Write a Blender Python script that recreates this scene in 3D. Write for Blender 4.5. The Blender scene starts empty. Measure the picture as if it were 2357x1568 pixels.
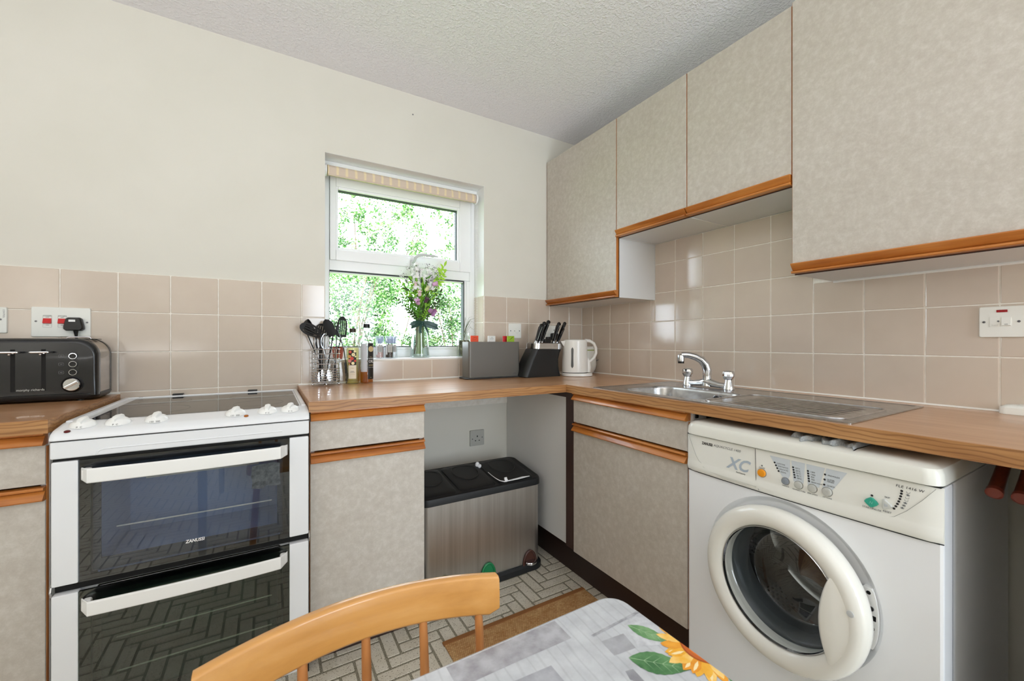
import bpy, bmesh, math, random
from mathutils import Vector, Matrix, Euler
from math import sin, cos, pi, radians, atan2, sqrt
random.seed(7)
scene = bpy.context.scene
COL = scene.collection

# ------------------------------------------------------------------ camera, world, light, exposure
cam_d = bpy.data.cameras.new('camera'); cam = bpy.data.objects.new('camera', cam_d); COL.objects.link(cam)
cam.location = (-1.7721, -2.0932, 1.0969)
cam.rotation_euler = (pi/2, 0, -0.5379)
cam_d.sensor_width = 36.0; cam_d.lens = 14.461
cam_d.shift_x = -0.00155; cam_d.shift_y = 0.00112
cam_d.clip_start = 0.02
cam_d.dof.use_dof = True; cam_d.dof.focus_distance = 2.3; cam_d.dof.aperture_fstop = 11.0
scene.camera = cam

world = bpy.data.worlds.new('world'); scene.world = world; world.use_nodes = True
wn = world.node_tree.nodes; wl = world.node_tree.links; wn.clear()
w_out = wn.new('ShaderNodeOutputWorld'); w_bg = wn.new('ShaderNodeBackground')
w_bg.inputs['Color'].default_value = (0.81, 0.88, 1.0, 1); w_bg.inputs['Strength'].default_value = 12.5
wl.new(w_bg.outputs[0], w_out.inputs[0])

def area_light(name, loc, rot, sx, sy, power, color=(1, 1, 1), portal=False):
    d = bpy.data.lights.new(name, 'AREA'); d.shape = 'RECTANGLE'; d.size = sx; d.size_y = sy
    d.energy = power; d.color = color
    o = bpy.data.objects.new(name, d); COL.objects.link(o); o.location = loc; o.rotation_euler = rot
    if portal: d.cycles.is_portal = True
    return o
sun_d = bpy.data.lights.new('sun', 'SUN'); sun_d.energy = 4.0; sun_d.angle = 0.009; sun_d.color = (1.0, 0.96, 0.9)
sun = bpy.data.objects.new('sun', sun_d); COL.objects.link(sun); sun.rotation_euler = (radians(38), 0, radians(-18))
# daylight arriving through the kitchen window and an added garden door, unseen in the rear wall
area_light('kitchen_window_daylight', (-1.132, 0.205, 1.496), (radians(-90), 0, 0), 0.83, 0.97, 1, portal=True)
area_light('added_door_daylight_portal', (-.8, -4.36, 1.05), (radians(90), 0, 0), 1.15, 2.1, 1, portal=True)
# added fill light behind the camera, aimed up to act as a bounced flash
area_light('added_bounce_fill', (-2.75, -2.9, 1.0), (radians(180), 0, 0), 0.9, 0.9, 54, color=(0.985, 0.98, 0.985))
scene.view_settings.view_transform = 'Standard'; scene.view_settings.look = 'None'
scene.view_settings.exposure = -0.12; scene.view_settings.gamma = 1.0; scene.view_settings.use_curve_mapping = False
scene.cycles.use_denoising = True
scene.cycles.max_bounces = 12; scene.cycles.diffuse_bounces = 6; scene.cycles.glossy_bounces = 5
scene.cycles.transmission_bounces = 8; scene.cycles.transparent_max_bounces = 24
scene.cycles.sample_clamp_indirect = 6.0; scene.cycles.caustics_refractive = False; scene.cycles.caustics_reflective = False

# ------------------------------------------------------------------ geometry helpers
class G:
    """collects vertices and faces of one mesh"""
    def __init__(s): s.v = []; s.f = []; s.uv = None
    def add(s, vs, fs, M=None):
        n = len(s.v)
        if M is not None: vs = [M @ Vector(p) for p in vs]
        s.v += [tuple(p) for p in vs]; s.f += [tuple(i+n for i in f) for f in fs]; return s
    def bm(s, b, M=None):
        b.verts.index_update()
        s.add([v.co[:] for v in b.verts], [[v.index for v in f.verts] for f in b.faces], M); b.free(); return s
    def box(s, x0, x1, y0, y1, z0, z1, bev=0.0, seg=2, M=None):
        if x1 < x0: x0, x1 = x1, x0
        if y1 < y0: y0, y1 = y1, y0
        if z1 < z0: z0, z1 = z1, z0
        if bev <= 0:
            vs = [(x, y, z) for x in (x0, x1) for y in (y0, y1) for z in (z0, z1)]
            return s.add(vs, [(0,1,3,2),(4,6,7,5),(0,4,5,1),(2,3,7,6),(0,2,6,4),(1,5,7,3)], M)
        b = bmesh.new(); bmesh.ops.create_cube(b, size=1)
        for v in b.verts:
            v.co = Vector(((x0+x1)/2+v.co.x*(x1-x0), (y0+y1)/2+v.co.y*(y1-y0), (z0+z1)/2+v.co.z*(z1-z0)))
        bmesh.ops.bevel(b, geom=b.edges[:], offset=min(bev, .49*min(x1-x0, y1-y0, z1-z0)), segments=seg, profile=.5, affect='EDGES')
        return s.bm(b, M)
    def rings(s, rings, cap0=True, cap1=True, close=False, M=None):
        n = len(rings[0]); vs = [p for r in rings for p in r]; fs = []
        m = len(rings)
        for i in range(m if close else m-1):
            a, b = i*n, ((i+1) % m)*n
            for j in range(n): fs.append((a+j, a+(j+1) % n, b+(j+1) % n, b+j))
        if not close:
            if cap0: fs.append(tuple(reversed(range(n))))
            if cap1: fs.append(tuple(range((m-1)*n, m*n)))
        return s.add(vs, fs, M)
    def lathe(s, prof, c=(0, 0, 0), n=24, M=None, cap=True):
        """prof: (radius, z)"""
        R = [[(c[0]+max(r, 1e-5)*cos(2*pi*j/n), c[1]+max(r, 1e-5)*sin(2*pi*j/n), c[2]+z) for j in range(n)] for r, z in prof]
        return s.rings(R, cap, cap, M=M)
    def tube(s, pts, r, n=8, cap=True, closed=False, M=None, flat=None):
        pts = [Vector(p) for p in pts]; m = len(pts)
        rs = r if isinstance(r, (list, tuple)) else [r]*m
        prev = None; R = []
        for i, p in enumerate(pts):
            if closed: t = (pts[(i+1) % m]-pts[i-1])
            else: t = pts[min(i+1, m-1)]-pts[max(i-1, 0)]
            t = t.normalized() if t.length > 1e-9 else Vector((0, 0, 1))
            if prev is None:
                a = Vector((0, 0, 1)) if abs(t.z) < .9 else Vector((1, 0, 0))
                u = t.cross(a).normalized()
            else:
                u = (prev - t*prev.dot(t))
                u = u.normalized() if u.length > 1e-6 else t.orthogonal().normalized()
            prev = u; w = t.cross(u)
            fx, fy = flat if flat else (1, 1)
            R.append([tuple(p+(u*cos(2*pi*j/n)*fx+w*sin(2*pi*j/n)*fy)*rs[i]) for j in range(n)])
        return s.rings(R, cap, cap, close=closed, M=M)
    def prism(s, poly, axis, a0, a1, M=None):
        """poly in the two remaining axes (in x,y,z order) extruded along axis"""
        def mk(p, a):
            return (a, p[0], p[1]) if axis == 'x' else (p[0], a, p[1]) if axis == 'y' else (p[0], p[1], a)
        return s.rings([[mk(p, a0) for p in poly], [mk(p, a1) for p in poly]], M=M)
    def ball(s, c, r, sx=1, sy=1, sz=1, n=12, M=None):
        m = n//2+1
        prof = [(sin(pi*i/m), -cos(pi*i/m)) for i in range(m+1)]
        R = [[(c[0]+max(a, 1e-4)*r*sx*cos(2*pi*j/n), c[1]+max(a, 1e-4)*r*sy*sin(2*pi*j/n), c[2]+b*r*sz) for j in range(n)] for a, b in prof]
        return s.rings(R, M=M)
    def disc(s, c, r, nrm='z', n=20, M=None, ry=None):
        ry = ry or r
        f = {'z': lambda a, b: (c[0]+a, c[1]+b, c[2]), 'y': lambda a, b: (c[0]+a, c[1], c[2]+b), 'x': lambda a, b: (c[0], c[1]+a, c[2]+b)}[nrm]
        return s.add([f(r*cos(2*pi*j/n), ry*sin(2*pi*j/n)) for j in range(n)], [tuple(range(n))], M)
    def poly(s, pts, M=None): return s.add(pts, [tuple(range(len(pts)))], M)

def rrect(cx, cy, w, h, r, n=4):
    r = min(r, w/2-1e-5, h/2-1e-5); out = []
    for k, (sx, sy) in enumerate(((1, 1), (-1, 1), (-1, -1), (1, -1))):
        for i in range(n+1):
            a = pi/2*k+pi/2*i/n
            out.append((cx+sx*(w/2-r)+r*cos(a), cy+sy*(h/2-r)+r*sin(a)))
    return out
def T3(x, y, z): return Matrix.Translation((x, y, z))
def RX(a): return Matrix.Rotation(radians(a), 4, 'X')
def RY(a): return Matrix.Rotation(radians(a), 4, 'Y')
def RZ(a): return Matrix.Rotation(radians(a), 4, 'Z')

def to_mesh(name, g, mat, smooth=35):
    me = bpy.data.meshes.new(name); me.from_pydata(g.v, [], g.f)
    b = bmesh.new(); b.from_mesh(me)
    bmesh.ops.recalc_face_normals(b, faces=b.faces[:]) if len(b.faces) < 60000 and getattr(g, 'recalc', True) else None
    b.to_mesh(me); b.free()
    if smooth:
        me.polygons.foreach_set('use_smooth', [True]*len(me.polygons)); me.set_sharp_from_angle(angle=radians(smooth))
    if mat: me.materials.append(mat)
    me.update(); return me
def mesh_obj(name, g, mat, parent=None, smooth=35):
    o = bpy.data.objects.new(name, to_mesh(name, g, mat, smooth)); COL.objects.link(o)
    if parent: o.parent = parent
    if smooth and len(o.data.polygons) > 1: wn_ = o.modifiers.new('weighted_normals', 'WEIGHTED_NORMAL'); wn_.keep_sharp = True
    return o
def struct(name, g, mat, parent=None, smooth=35):
    o = mesh_obj(name, g, mat, parent, smooth)
    if not parent: o['kind'] = 'structure'
    return o
class Thing:
    def __init__(s, name, label, cat, loc=(0, 0, 0), rz=0.0, group=None, kind=None):
        s.o = bpy.data.objects.new(name, None); COL.objects.link(s.o); s.o.empty_display_size = .03
        s.o.location = loc; s.o.rotation_euler = (0, 0, radians(rz)); s.o['label'] = label; s.o['category'] = cat
        if group: s.o['group'] = group
        if kind: s.o['kind'] = kind
        s.inv = (T3(*loc) @ RZ(rz)).inverted()
    def add(s, name, g, mat, w=False, parent=None, label=None, kind=None, smooth=35):
        """w=True: the mesh was written in world coordinates"""
        if w: g.v = [tuple(s.inv @ Vector(p)) for p in g.v]
        o = mesh_obj(name, g, mat, parent or s.o, smooth)
        if label: o['label'] = label
        if kind: o['kind'] = kind
        return o
    def adds(s, name, boxes, mat, w=False, parent=None, label=None, bev=0, smooth=0):
        return [s.add(name, G().box(*b, bev) if bev else G().box(*b), mat, w, parent, label, None, smooth) for b in boxes]
    def text(s, name, body, size, loc, mat, rot=(90, 0, 0), parent=None, align='CENTER', shear=0, ext=.0001, sx=1.0, bold=0, space=1.0, w=False, line=1.0):
        c = bpy.data.curves.new(name, 'FONT'); c.body = body; c.size = size; c.align_x = align; c.align_y = 'CENTER'
        c.extrude = ext; c.shear = shear; c.offset = bold; c.space_character = space; c.space_line = line
        c.resolution_u = 3
        tmp = bpy.data.objects.new(name, c); COL.objects.link(tmp)
        bpy.context.view_layer.update()
        me = bpy.data.meshes.new_from_object(tmp.evaluated_get(bpy.context.evaluated_depsgraph_get()))
        bpy.data.objects.remove(tmp); bpy.data.curves.remove(c)
        me.materials.clear(); me.materials.append(mat); me.name = name
        o = bpy.data.objects.new(name, me); COL.objects.link(o); o.parent = parent or s.o
        if w: loc = s.inv @ Vector(loc)
        o.location = loc; o.rotation_euler = tuple(radians(a) for a in rot); o.scale = (sx, 1, 1); return o
def one(name, g, mat, label, cat, loc, group=None, smooth=35, kind=None):
    """a thing that is a single mesh, written in world coordinates"""
    g.v = [(p[0]-loc[0], p[1]-loc[1], p[2]-loc[2]) for p in g.v]
    o = mesh_obj(name, g, mat, None, smooth); o.location = loc; o['label'] = label; o['category'] = cat
    if group: o['group'] = group
    if kind: o['kind'] = kind
    return o

# ------------------------------------------------------------------ materials
def lin(c):
    if isinstance(c, str): c = tuple(int(c[i:i+2], 16)/255 for i in (0, 2, 4))
    return tuple((x/12.92 if x <= .04045 else ((x+.055)/1.055)**2.4) for x in c)+(1,)
def base(name):
    m = bpy.data.materials.new(name); m.use_nodes = True; nt = m.node_tree
    return m, nt, nt.nodes['Principled BSDF']
def mat(name, c, rough=.5, metal=0, spec=.5, coat=0, emit=None, es=1, sheen=0, alpha=1, trans=0, ior=1.45, sss=0):
    m, nt, b = base(name); b.inputs['Base Color'].default_value = lin(c); b.inputs['Roughness'].default_value = rough
    b.inputs['Metallic'].default_value = metal; b.inputs['Specular IOR Level'].default_value = spec
    b.inputs['Coat Weight'].default_value = coat; b.inputs['Coat Roughness'].default_value = .05
    b.inputs['Transmission Weight'].default_value = trans; b.inputs['IOR'].default_value = ior; b.inputs['Alpha'].default_value = alpha
    if sheen: b.inputs['Sheen Weight'].default_value = sheen
    if emit: b.inputs['Emission Color'].default_value = lin(emit); b.inputs['Emission Strength'].default_value = es
    return m
def coords(nt, scale=(1, 1, 1), rot=(0, 0, 0), world_space=False):
    t = nt.nodes.new('ShaderNodeTexCoord'); mp = nt.nodes.new('ShaderNodeMapping')
    mp.inputs['Scale'].default_value = scale; mp.inputs['Rotation'].default_value = rot
    if world_space:
        gm = nt.nodes.new('ShaderNodeNewGeometry'); nt.links.new(gm.outputs['Position'], mp.inputs[0])
    else: nt.links.new(t.outputs['Object'], mp.inputs[0])
    return mp.outputs[0]
def noise(nt, vec, scale, detail=4, rough=.55, dist=0):
    n = nt.nodes.new('ShaderNodeTexNoise'); nt.links.new(vec, n.inputs['Vector']); n.inputs['Scale'].default_value = scale
    n.inputs['Detail'].default_value = detail; n.inputs['Roughness'].default_value = rough; n.inputs['Distortion'].default_value = dist
    return n.outputs['Fac']
def ramp(nt, fac, stops, interp='LINEAR'):
    r = nt.nodes.new('ShaderNodeValToRGB'); r.color_ramp.interpolation = interp; nt.links.new(fac, r.inputs[0])
    e = r.color_ramp.elements
    while len(e) < len(stops): e.new(.5)
    for i, (p, c) in enumerate(stops): e[i].position = p; e[i].color = lin(c)
    return r.outputs['Color']
def bump(nt, b, h, strength, dist=.001):
    n = nt.nodes.new('ShaderNodeBump'); n.inputs['Strength'].default_value = strength; n.inputs['Distance'].default_value = dist
    nt.links.new(h, n.inputs['Height']); nt.links.new(n.outputs[0], b.inputs['Normal'])
def mixc(nt, fac, a, b_, mode='MIX'):
    n = nt.nodes.new('ShaderNodeMix'); n.data_type = 'RGBA'; n.blend_type = mode
    if isinstance(fac, (int, float)): n.inputs[0].default_value = fac
    else: nt.links.new(fac, n.inputs[0])
    for k, c in ((6, a), (7, b_)):
        if isinstance(c, (str, tuple)): n.inputs[k].default_value = lin(c)
        else: nt.links.new(c, n.inputs[k])
    return n.outputs[2]
def mat_noise(name, stops, scale, rough=.5, detail=5, map_scale=(1, 1, 1), bump_s=0, bump_scale=None, metal=0, spec=.5, coat=0, world_space=False, dist=0, bd=.001, nr=.55):
    m, nt, b = base(name); v = coords(nt, map_scale, world_space=world_space); f = noise(nt, v, scale, detail, nr, dist)
    nt.links.new(ramp(nt, f, stops), b.inputs['Base Color']); b.inputs['Roughness'].default_value = rough
    b.inputs['Metallic'].default_value = metal; b.inputs['Specular IOR Level'].default_value = spec; b.inputs['Coat Weight'].default_value = coat
    if bump_s: bump(nt, b, noise(nt, v, bump_scale or scale, detail), bump_s, bd)
    return m
def wood(name, stops, axis, rough=.4, fine=90, coat=0, cath=0.0, spec=.5):
    """grain stretched along axis"""
    m, nt, b = base(name); k = {'x': (.045, 1, 1), 'y': (1, .045, 1), 'z': (1, 1, .045)}[axis]
    v = coords(nt, k, world_space=True); v2 = coords(nt, tuple(.18 if a < 1 else 1 for a in k), world_space=True)
    f1 = noise(nt, v, fine, 6, .6, .3); f2 = noise(nt, v2, 20, 3, .5, .35)
    mx = nt.nodes.new('ShaderNodeMath'); mx.operation = 'MULTIPLY_ADD'; nt.links.new(f2, mx.inputs[0]); mx.inputs[1].default_value = .55
    ml = nt.nodes.new('ShaderNodeMath'); ml.operation = 'MULTIPLY'; nt.links.new(f1, ml.inputs[0]); ml.inputs[1].default_value = .45
    nt.links.new(ml.outputs[0], mx.inputs[2]); fac = mx.outputs[0]
    col = ramp(nt, fac, stops)
    if cath:
        w = nt.nodes.new('ShaderNodeTexWave'); w.wave_type = 'BANDS'; w.bands_direction = 'Z'
        v3 = coords(nt, tuple(.28 if a < 1 else 1 for a in k), world_space=True)
        nt.links.new(v3, w.inputs['Vector']); w.inputs['Scale'].default_value = 28; w.inputs['Distortion'].default_value = 9
        w.inputs['Detail'].default_value = 2; w.inputs['Detail Scale'].default_value = .9
        dark = ramp(nt, w.outputs['Fac'], [(0.0, '8a5a34'), (.35, 'ffffff'), (1, 'ffffff')])
        col = mixc(nt, cath, col, dark, 'MULTIPLY')
    nt.links.new(col, b.inputs['Base Color']); b.inputs['Roughness'].default_value = rough; b.inputs['Coat Weight'].default_value = coat
    b.inputs['Specular IOR Level'].default_value = spec
    bump(nt, b, f1, .15, .0004); return m
def thin_glass(name, tint=(1, 1, 1), refl=.06, rough=0.0):
    m = bpy.data.materials.new(name); m.use_nodes = True; nt = m.node_tree; nt.nodes.clear()
    o = nt.nodes.new('ShaderNodeOutputMaterial'); tr = nt.nodes.new('ShaderNodeBsdfTransparent'); gl = nt.nodes.new('ShaderNodeBsdfGlossy')
    tr.inputs[0].default_value = tuple(tint)+(1,); gl.inputs['Roughness'].default_value = rough
    fr = nt.nodes.new('ShaderNodeLayerWeight'); fr.inputs[0].default_value = .25
    mp = nt.nodes.new('ShaderNodeMapRange'); nt.links.new(fr.outputs['Facing'], mp.inputs[0])
    mp.inputs[1].default_value = 0; mp.inputs[2].default_value = 1; mp.inputs[3].default_value = refl; mp.inputs[4].default_value = .75
    mx = nt.nodes.new('ShaderNodeMixShader'); nt.links.new(mp.outputs[0], mx.inputs[0]); nt.links.new(tr.outputs[0], mx.inputs[1]); nt.links.new(gl.outputs[0], mx.inputs[2])
    nt.links.new(mx.outputs[0], o.inputs[0]); return m

def mk_tile():
    m, nt, b = base('glazed_tile'); oi = nt.nodes.new('ShaderNodeObjectInfo')
    c = ramp(nt, oi.outputs['Random'], [(0, 'c9baab'), (.5, 'cfc1b1'), (1, 'ccbeb0')])
    v = coords(nt, (1, 1, 1), world_space=True); n = noise(nt, v, 9, 3)
    c2 = mixc(nt, .12, c, ramp(nt, n, [(.3, 'b6a392'), (.7, 'dbcfc3')]))
    nt.links.new(c2, b.inputs['Base Color']); b.inputs['Roughness'].default_value = .12; b.inputs['Specular IOR Level'].default_value = .75
    bump(nt, b, noise(nt, v, 7, 1), .05, .001); return m
M_tile = mk_tile()
M_grout = mat_noise('grout', [(.3, 'e6e0d4'), (.7, 'f4f0e8')], 60, .8, world_space=True)
M_silicone = mat('silicone', 'f0efea', .35)
M_wall = mat_noise('wall_paint', [(.3, 'd9d6cb'), (.7, 'dedbd1')], 3, .75, bump_s=.06, bump_scale=220, world_space=True)
M_white_paint = mat('white_gloss_paint', 'f2f3f2', .3)
def mk_ceiling():
    m, nt, b = base('textured_ceiling'); v = coords(nt, (1, 1, 1), world_space=True)
    vo = nt.nodes.new('ShaderNodeTexVoronoi'); vo.feature = 'SMOOTH_F1'; nt.links.new(v, vo.inputs['Vector']); vo.inputs['Scale'].default_value = 110
    vo.inputs['Randomness'].default_value = 1.0; vo.inputs['Smoothness'].default_value = .3
    n = noise(nt, v, 90, 3); mm = nt.nodes.new('ShaderNodeMath'); mm.operation = 'MULTIPLY'
    r = nt.nodes.new('ShaderNodeMapRange'); nt.links.new(n, r.inputs[0]); r.inputs[1].default_value = .42; r.inputs[2].default_value = .58
    nt.links.new(r.outputs[0], mm.inputs[0]); nt.links.new(vo.outputs['Distance'], mm.inputs[1])
    b.inputs['Base Color'].default_value = lin('eeedf1'); b.inputs['Roughness'].default_value = .8
    bump(nt, b, mm.outputs[0], .8, .0028); return m
M_ceiling = mk_ceiling()
def mk_laminate():
    m, nt, b = base('mottled_laminate'); v = coords(nt, (1, 1, 1), world_space=True)
    n1 = noise(nt, v, 45, 6, .75, .1); n2 = noise(nt, v, 9, 3)
    c1 = ramp(nt, n1, [(.34, 'b4aca2'), (.5, 'beb7ad'), (.66, 'cbc5bd')])
    c = mixc(nt, .2, c1, ramp(nt, n2, [(.3, 'b7aea2'), (.7, 'cbc5bb')]))
    nt.links.new(c, b.inputs['Base Color']); b.inputs['Roughness'].default_value = .42; return m
M_lam = mk_laminate()
OAK = [(.30, '8a4a17'), (.45, 'b0692c'), (.62, 'c9843f')]
M_oak_x = wood('oak_trim_x', OAK, 'x', .35, 110, .25); M_oak_y = wood('oak_trim_y', OAK, 'y', .35, 110, .25); M_oak_z = wood('oak_trim_z', OAK, 'z', .35, 110)
TOP = [(.28, 'a87850'), (.47, 'bb8b62'), (.66, 'cca07a')]
M_top_x = wood('worktop_laminate_x', TOP, 'x', .30, 70, .35); M_top_y = wood('worktop_laminate_y', TOP, 'y', .30, 70, .35)
EDG = [(.26, '8f6036'), (.48, 'ac7c4c'), (.68, 'bd905f')]
M_edge_x = wood('worktop_edge_x', EDG, 'x', .4, 80, 0, .45); M_edge_y = wood('worktop_edge_y', EDG, 'y', .4, 80, 0, .45)
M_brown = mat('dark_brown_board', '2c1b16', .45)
M_brown2 = mat('dark_brown_post', '3a2620', .45)
M_white_board = mat('white_melamine', 'dedfdf', .35)
M_enamel = mat('white_enamel', 'e9ebee', .22, coat=.3)
M_enamel2 = mat('appliance_plastic', 'e6e6e0', .3, coat=.15)
M_handle = mat('white_handle_plastic', 'f0f0ee', .3)
M_black = mat('black_plastic', '0e0e0f', .35)
M_blackm = mat('matt_black_nylon', '141416', .5)
M_blackg = mat('gloss_black', '060607', .08)
M_gap = mat('dark_gap', '050505', .7)
M_chrome = mat('chrome', 'd8dade', .07, metal=1)
M_steel = mat_noise('brushed_steel', [(.35, 'a9a8a8'), (.65, 'c6c5c4')], 40, .25, map_scale=(1, 1, 1), metal=1, world_space=True)
M_dsteel = mat('dark_steel', '77777a', .3, metal=1)
M_grey_print = mat('grey_print', '6a6d70', .5)
M_black_print = mat('black_print', '202022', .5)
M_white_print = mat('white_print', 'f4f4f4', .5)
M_upvc = mat('upvc', 'f2f3f4', .28)
M_plate = mat('switch_plate', 'edeee8', .3)
M_plate_old = mat('grey_socket', 'b5b5ae', .35)
M_red = mat('red_rocker', 'd01e1c', .3)
M_pane = thin_glass('window_glass', (.97, .99, .98), .008)

# ================================================================== ROOM SHELL
CZ = 2.374; WL, WR, WB, WT = -1.545, -.719, 1.0, 1.98     # kitchen window opening in the back wall
g = G(); g.box(-3.4, WL, 0, .26, 0, CZ); g.box(WR, .26, 0, .26, 0, CZ); g.box(WL, WR, 0, .26, WT, CZ); g.box(WL, WR, 0, .26, 0, WB)
wall_back = struct('wall_back', g, M_wall, smooth=0)
wall_right = struct('wall_right', G().box(0, .2, -4.3, 0, 0, CZ), M_wall, smooth=0)
wall_left = struct('wall_left', G().box(-3.6, -3.4, -4.3, .26, 0, CZ), M_wall, smooth=0)
DL, DR, DT = -1.35, -.25, 2.1
g = G(); g.box(-3.6, DL, -4.5, -4.3, 0, CZ); g.box(DR, .2, -4.5, -4.3, 0, CZ); g.box(DL, DR, -4.5, -4.3, DT, CZ)
wall_rear = struct('wall_rear', g, M_wall, smooth=0)
ceiling = struct('ceiling', G().box(-3.6, .2, -4.5, .26, CZ, CZ+.15), M_ceiling, smooth=0)

# vinyl floor printed and embossed as 3:1 herringbone bricks
M_vgrout = mat_noise('vinyl_joint', [(.46, '4b4636'), (.54, 'b0a894')], 420, .5, detail=3, world_space=True, nr=.7)
def mk_vbrick():
    m, nt, b = base('vinyl_brick'); v = coords(nt, (1, 1, 1), world_space=True); n = noise(nt, v, 210, 2, .5); n2 = noise(nt, v, 14, 3)
    c = ramp(nt, n, [(.0, '5b4e38'), (.345, '6e614a'), (.385, 'd2cab9'), (1, 'dcd5c6')])
    c2 = mixc(nt, .25, c, ramp(nt, n2, [(.35, 'b5a88e'), (.65, 'ddd6c8')]))
    nt.links.new(c2, b.inputs['Base Color']); b.inputs['Roughness'].default_value = .38; return m
M_vbrick = mk_vbrick()
floor = struct('floor', G().box(-3.6, .2, -4.5, .26, -.1, 0), M_vgrout, smooth=0)
U = .05
def brick_g(lx, ly):
    g = G(); d = .0085; h = .0009; e = .0012
    g.rings([[(x, y, -.0005) for x, y in rrect(lx/2, ly/2, lx-d, ly-d, .002, 1)], [(x, y, h) for x, y in rrect(lx/2, ly/2, lx-d-e, ly-d-e, .002, 1)]], cap0=False)
    return g
bh = to_mesh('brick', brick_g(3*U, U), M_vbrick, 0); bv = to_mesh('brick', brick_g(U, 3*U), M_vbrick, 0)
far = G(); nb = 0
for r in range(-76, 18):
    for c in range(-54, 15):
        k = (c-r) % 6
        X0, Y0 = -.72+c*U, -.60+r*U
        if k == 0: me, w_, h_ = bh, 3*U, U
        elif k == 5: me, w_, h_ = bv, U, 3*U            # lowest row of a vertical brick
        else: continue
        if X0 < -3.4 or X0+w_ > 0 or Y0 < -4.3 or Y0+h_ > 0: continue
        if -1.75 < X0 < -.50 and -1.20 < Y0 < -.36 and not (-1.2 < X0+w_/2 < -.6 and -1.16 < Y0+h_/2 < -.76) and nb < 290:
            o = bpy.data.objects.new('brick', me); COL.objects.link(o); o.location = (X0, Y0, 0); o.parent = floor; nb += 1
        else:
            far.rings([[(X0+x, Y0+y, 0) for x, y in rrect(w_/2, h_/2, w_-.0085, h_-.0085, .002, 1)], [(X0+x, Y0+y, .0009) for x, y in rrect(w_/2, h_/2, w_-.0097, h_-.0097, .002, 1)]], cap0=False)
o = mesh_obj('distant_bricks', far, M_vbrick, floor, 0); o['kind'] = 'stuff'

# ------------------------------------------------------------------ wall tiles
TH = .1502; TW = .1535; TT = .006; J = .0034
def tile_mesh(w, h):
    g = G(); R = []
    for ins, d in ((0, 0), (0, TT-.0016), (.0005, TT-.0006), (.0018, TT)):
        R.append([(x, -d, z) for x, z in rrect(w/2, h/2, w-2*ins, h-2*ins, .0022, 2)])
    g.rings(R, cap0=False); return to_mesh('tile', g, M_tile, 0)
TM = {}
def put_tile(parent, x, z, w, h, rz=0.0, at=None):
    key = (round(w, 4), round(h, 4))
    if w < .008 or h < .008: return
    if key not in TM: TM[key] = tile_mesh(w, h)
    o = bpy.data.objects.new('tile', TM[key]); COL.objects.link(o); o.parent = parent
    o.location = (x, 0, z) if at is None else at; o.rotation_euler = (radians(random.uniform(-.12, .12)), 0, radians(rz+random.uniform(-.12, .12)))
# back wall: columns run left from the corner
def bcols():
    edges = [0.0-.0065]+[-(.1134+i*TW)+(.006 if i >= 5 else 0) for i in range(0, 22)]
    return [(edges[i+1], edges[i]) for i in range(len(edges)-1)]
gr = G()
for a, b in ((-3.4, WL), (WR, 0)): gr.box(a, b, -.0042, 0, .74, 1.3575)
gr.box(WL, WR, -.0042, 0, .74, 1.006)
struct('grout', gr, M_grout, wall_back, 0)
for a, b in bcols():
    for k in range(4):
        z0, z1 = .757+k*TH, .757+(k+1)*TH
        x0, x1 = a, b
        if k == 0 and a > WL-.12: continue
        if x0 < -3.4: x0 = -3.4
        if k >= 1:
            segs = []
            if k == 1:      # row under the sill is cut to height
                if x0 < WL: segs.append((x0, min(x1, WL), z0, z1))
                if x1 > WL and x0 < WR: segs.append((max(x0, WL), min(x1, WR), z0, 1.0035))
                if x1 > WR: segs.append((max(x0, WR), x1, z0, z1))
            else:
                if x0 < WL: segs.append((x0, min(x1, WL), z0, z1))
                if x1 > WR: segs.append((max(x0, WR), x1, z0, z1))
        else: segs = [(x0, x1, z0, z1)]
        for s0, s1, q0, q1 in segs:
            if s1-s0 > .01: put_tile(wall_back, s0+J/2, q0+J/2, s1-s0-J, q1-q0-J)
# right wall: columns run towards the camera from the corner
gr = G(); gr.box(-.0042, 0, -4.3, 0, .9, 1.318); gr.box(-.0042, 0, -1.4, -.6, 1.318, 1.613)
struct('grout', gr, M_grout, wall_right, 0)
ed = [-.0065]+[-(.1118+i*TW) for i in range(0, 17)]
for i in range(len(ed)-1):
    b, a = ed[i], ed[i+1]
    for k in range(5):
        z0, z1 = .9025+k*TH, .9025+(k+1)*TH
        segs = []
        if k < 2: segs = [(a, b, z0, z1)]
        elif k == 2:
            if b > -.6: segs.append((max(a, -.6), b, z0, 1.318))
            if a < -.6 and a > -1.4: segs.append((a, min(b, -.6), z0, z1))
            if a < -1.4: segs.append((a, b, z0, 1.318))
        elif a < -.6 and b > -1.4: segs.append((max(a, -1.4), min(b, -.6), z0, min(z1, 1.613)))
        for s0, s1, q0, q1 in segs:
            if s1-s0 > .01: put_tile(wall_right, 0, 0, s1-s0-J, q1-q0-J, -90, at=(0, s1-J/2, q0+J/2))
# tiled reveal on the right side of the window
gr = G(); gr.box(WR-.0042, WR, 0, .12, 1.012, 1.3575); struct('grout', gr, M_grout, wall_back, 0)
for q0, q1 in ((1.014, 1.0575), (1.0575, 1.2075), (1.2075, 1.3575)):
    put_tile(wall_back, 0, 0, .116, q1-q0-J, -90, at=(WR, .118, q0+J/2))
# silicone bead along the worktops
g = G(); g.tube([(-3.3, -.007, .9015), (-2.25, -.007, .9015)], .004, 6); g.tube([(-1.655, -.007, .9015), (-.008, -.007, .9015), (-.008, -2.6, .9015)], .0045, 6)
g.tube([(-.007, -1.405, 1.314), (-.007, -2.2, 1.314)], .0045, 6); g.tube([(-.0055, -.0055, .9), (-.0055, -.0055, 1.318)], .0022, 5)
struct('trim_1', g, M_silicone)
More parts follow.
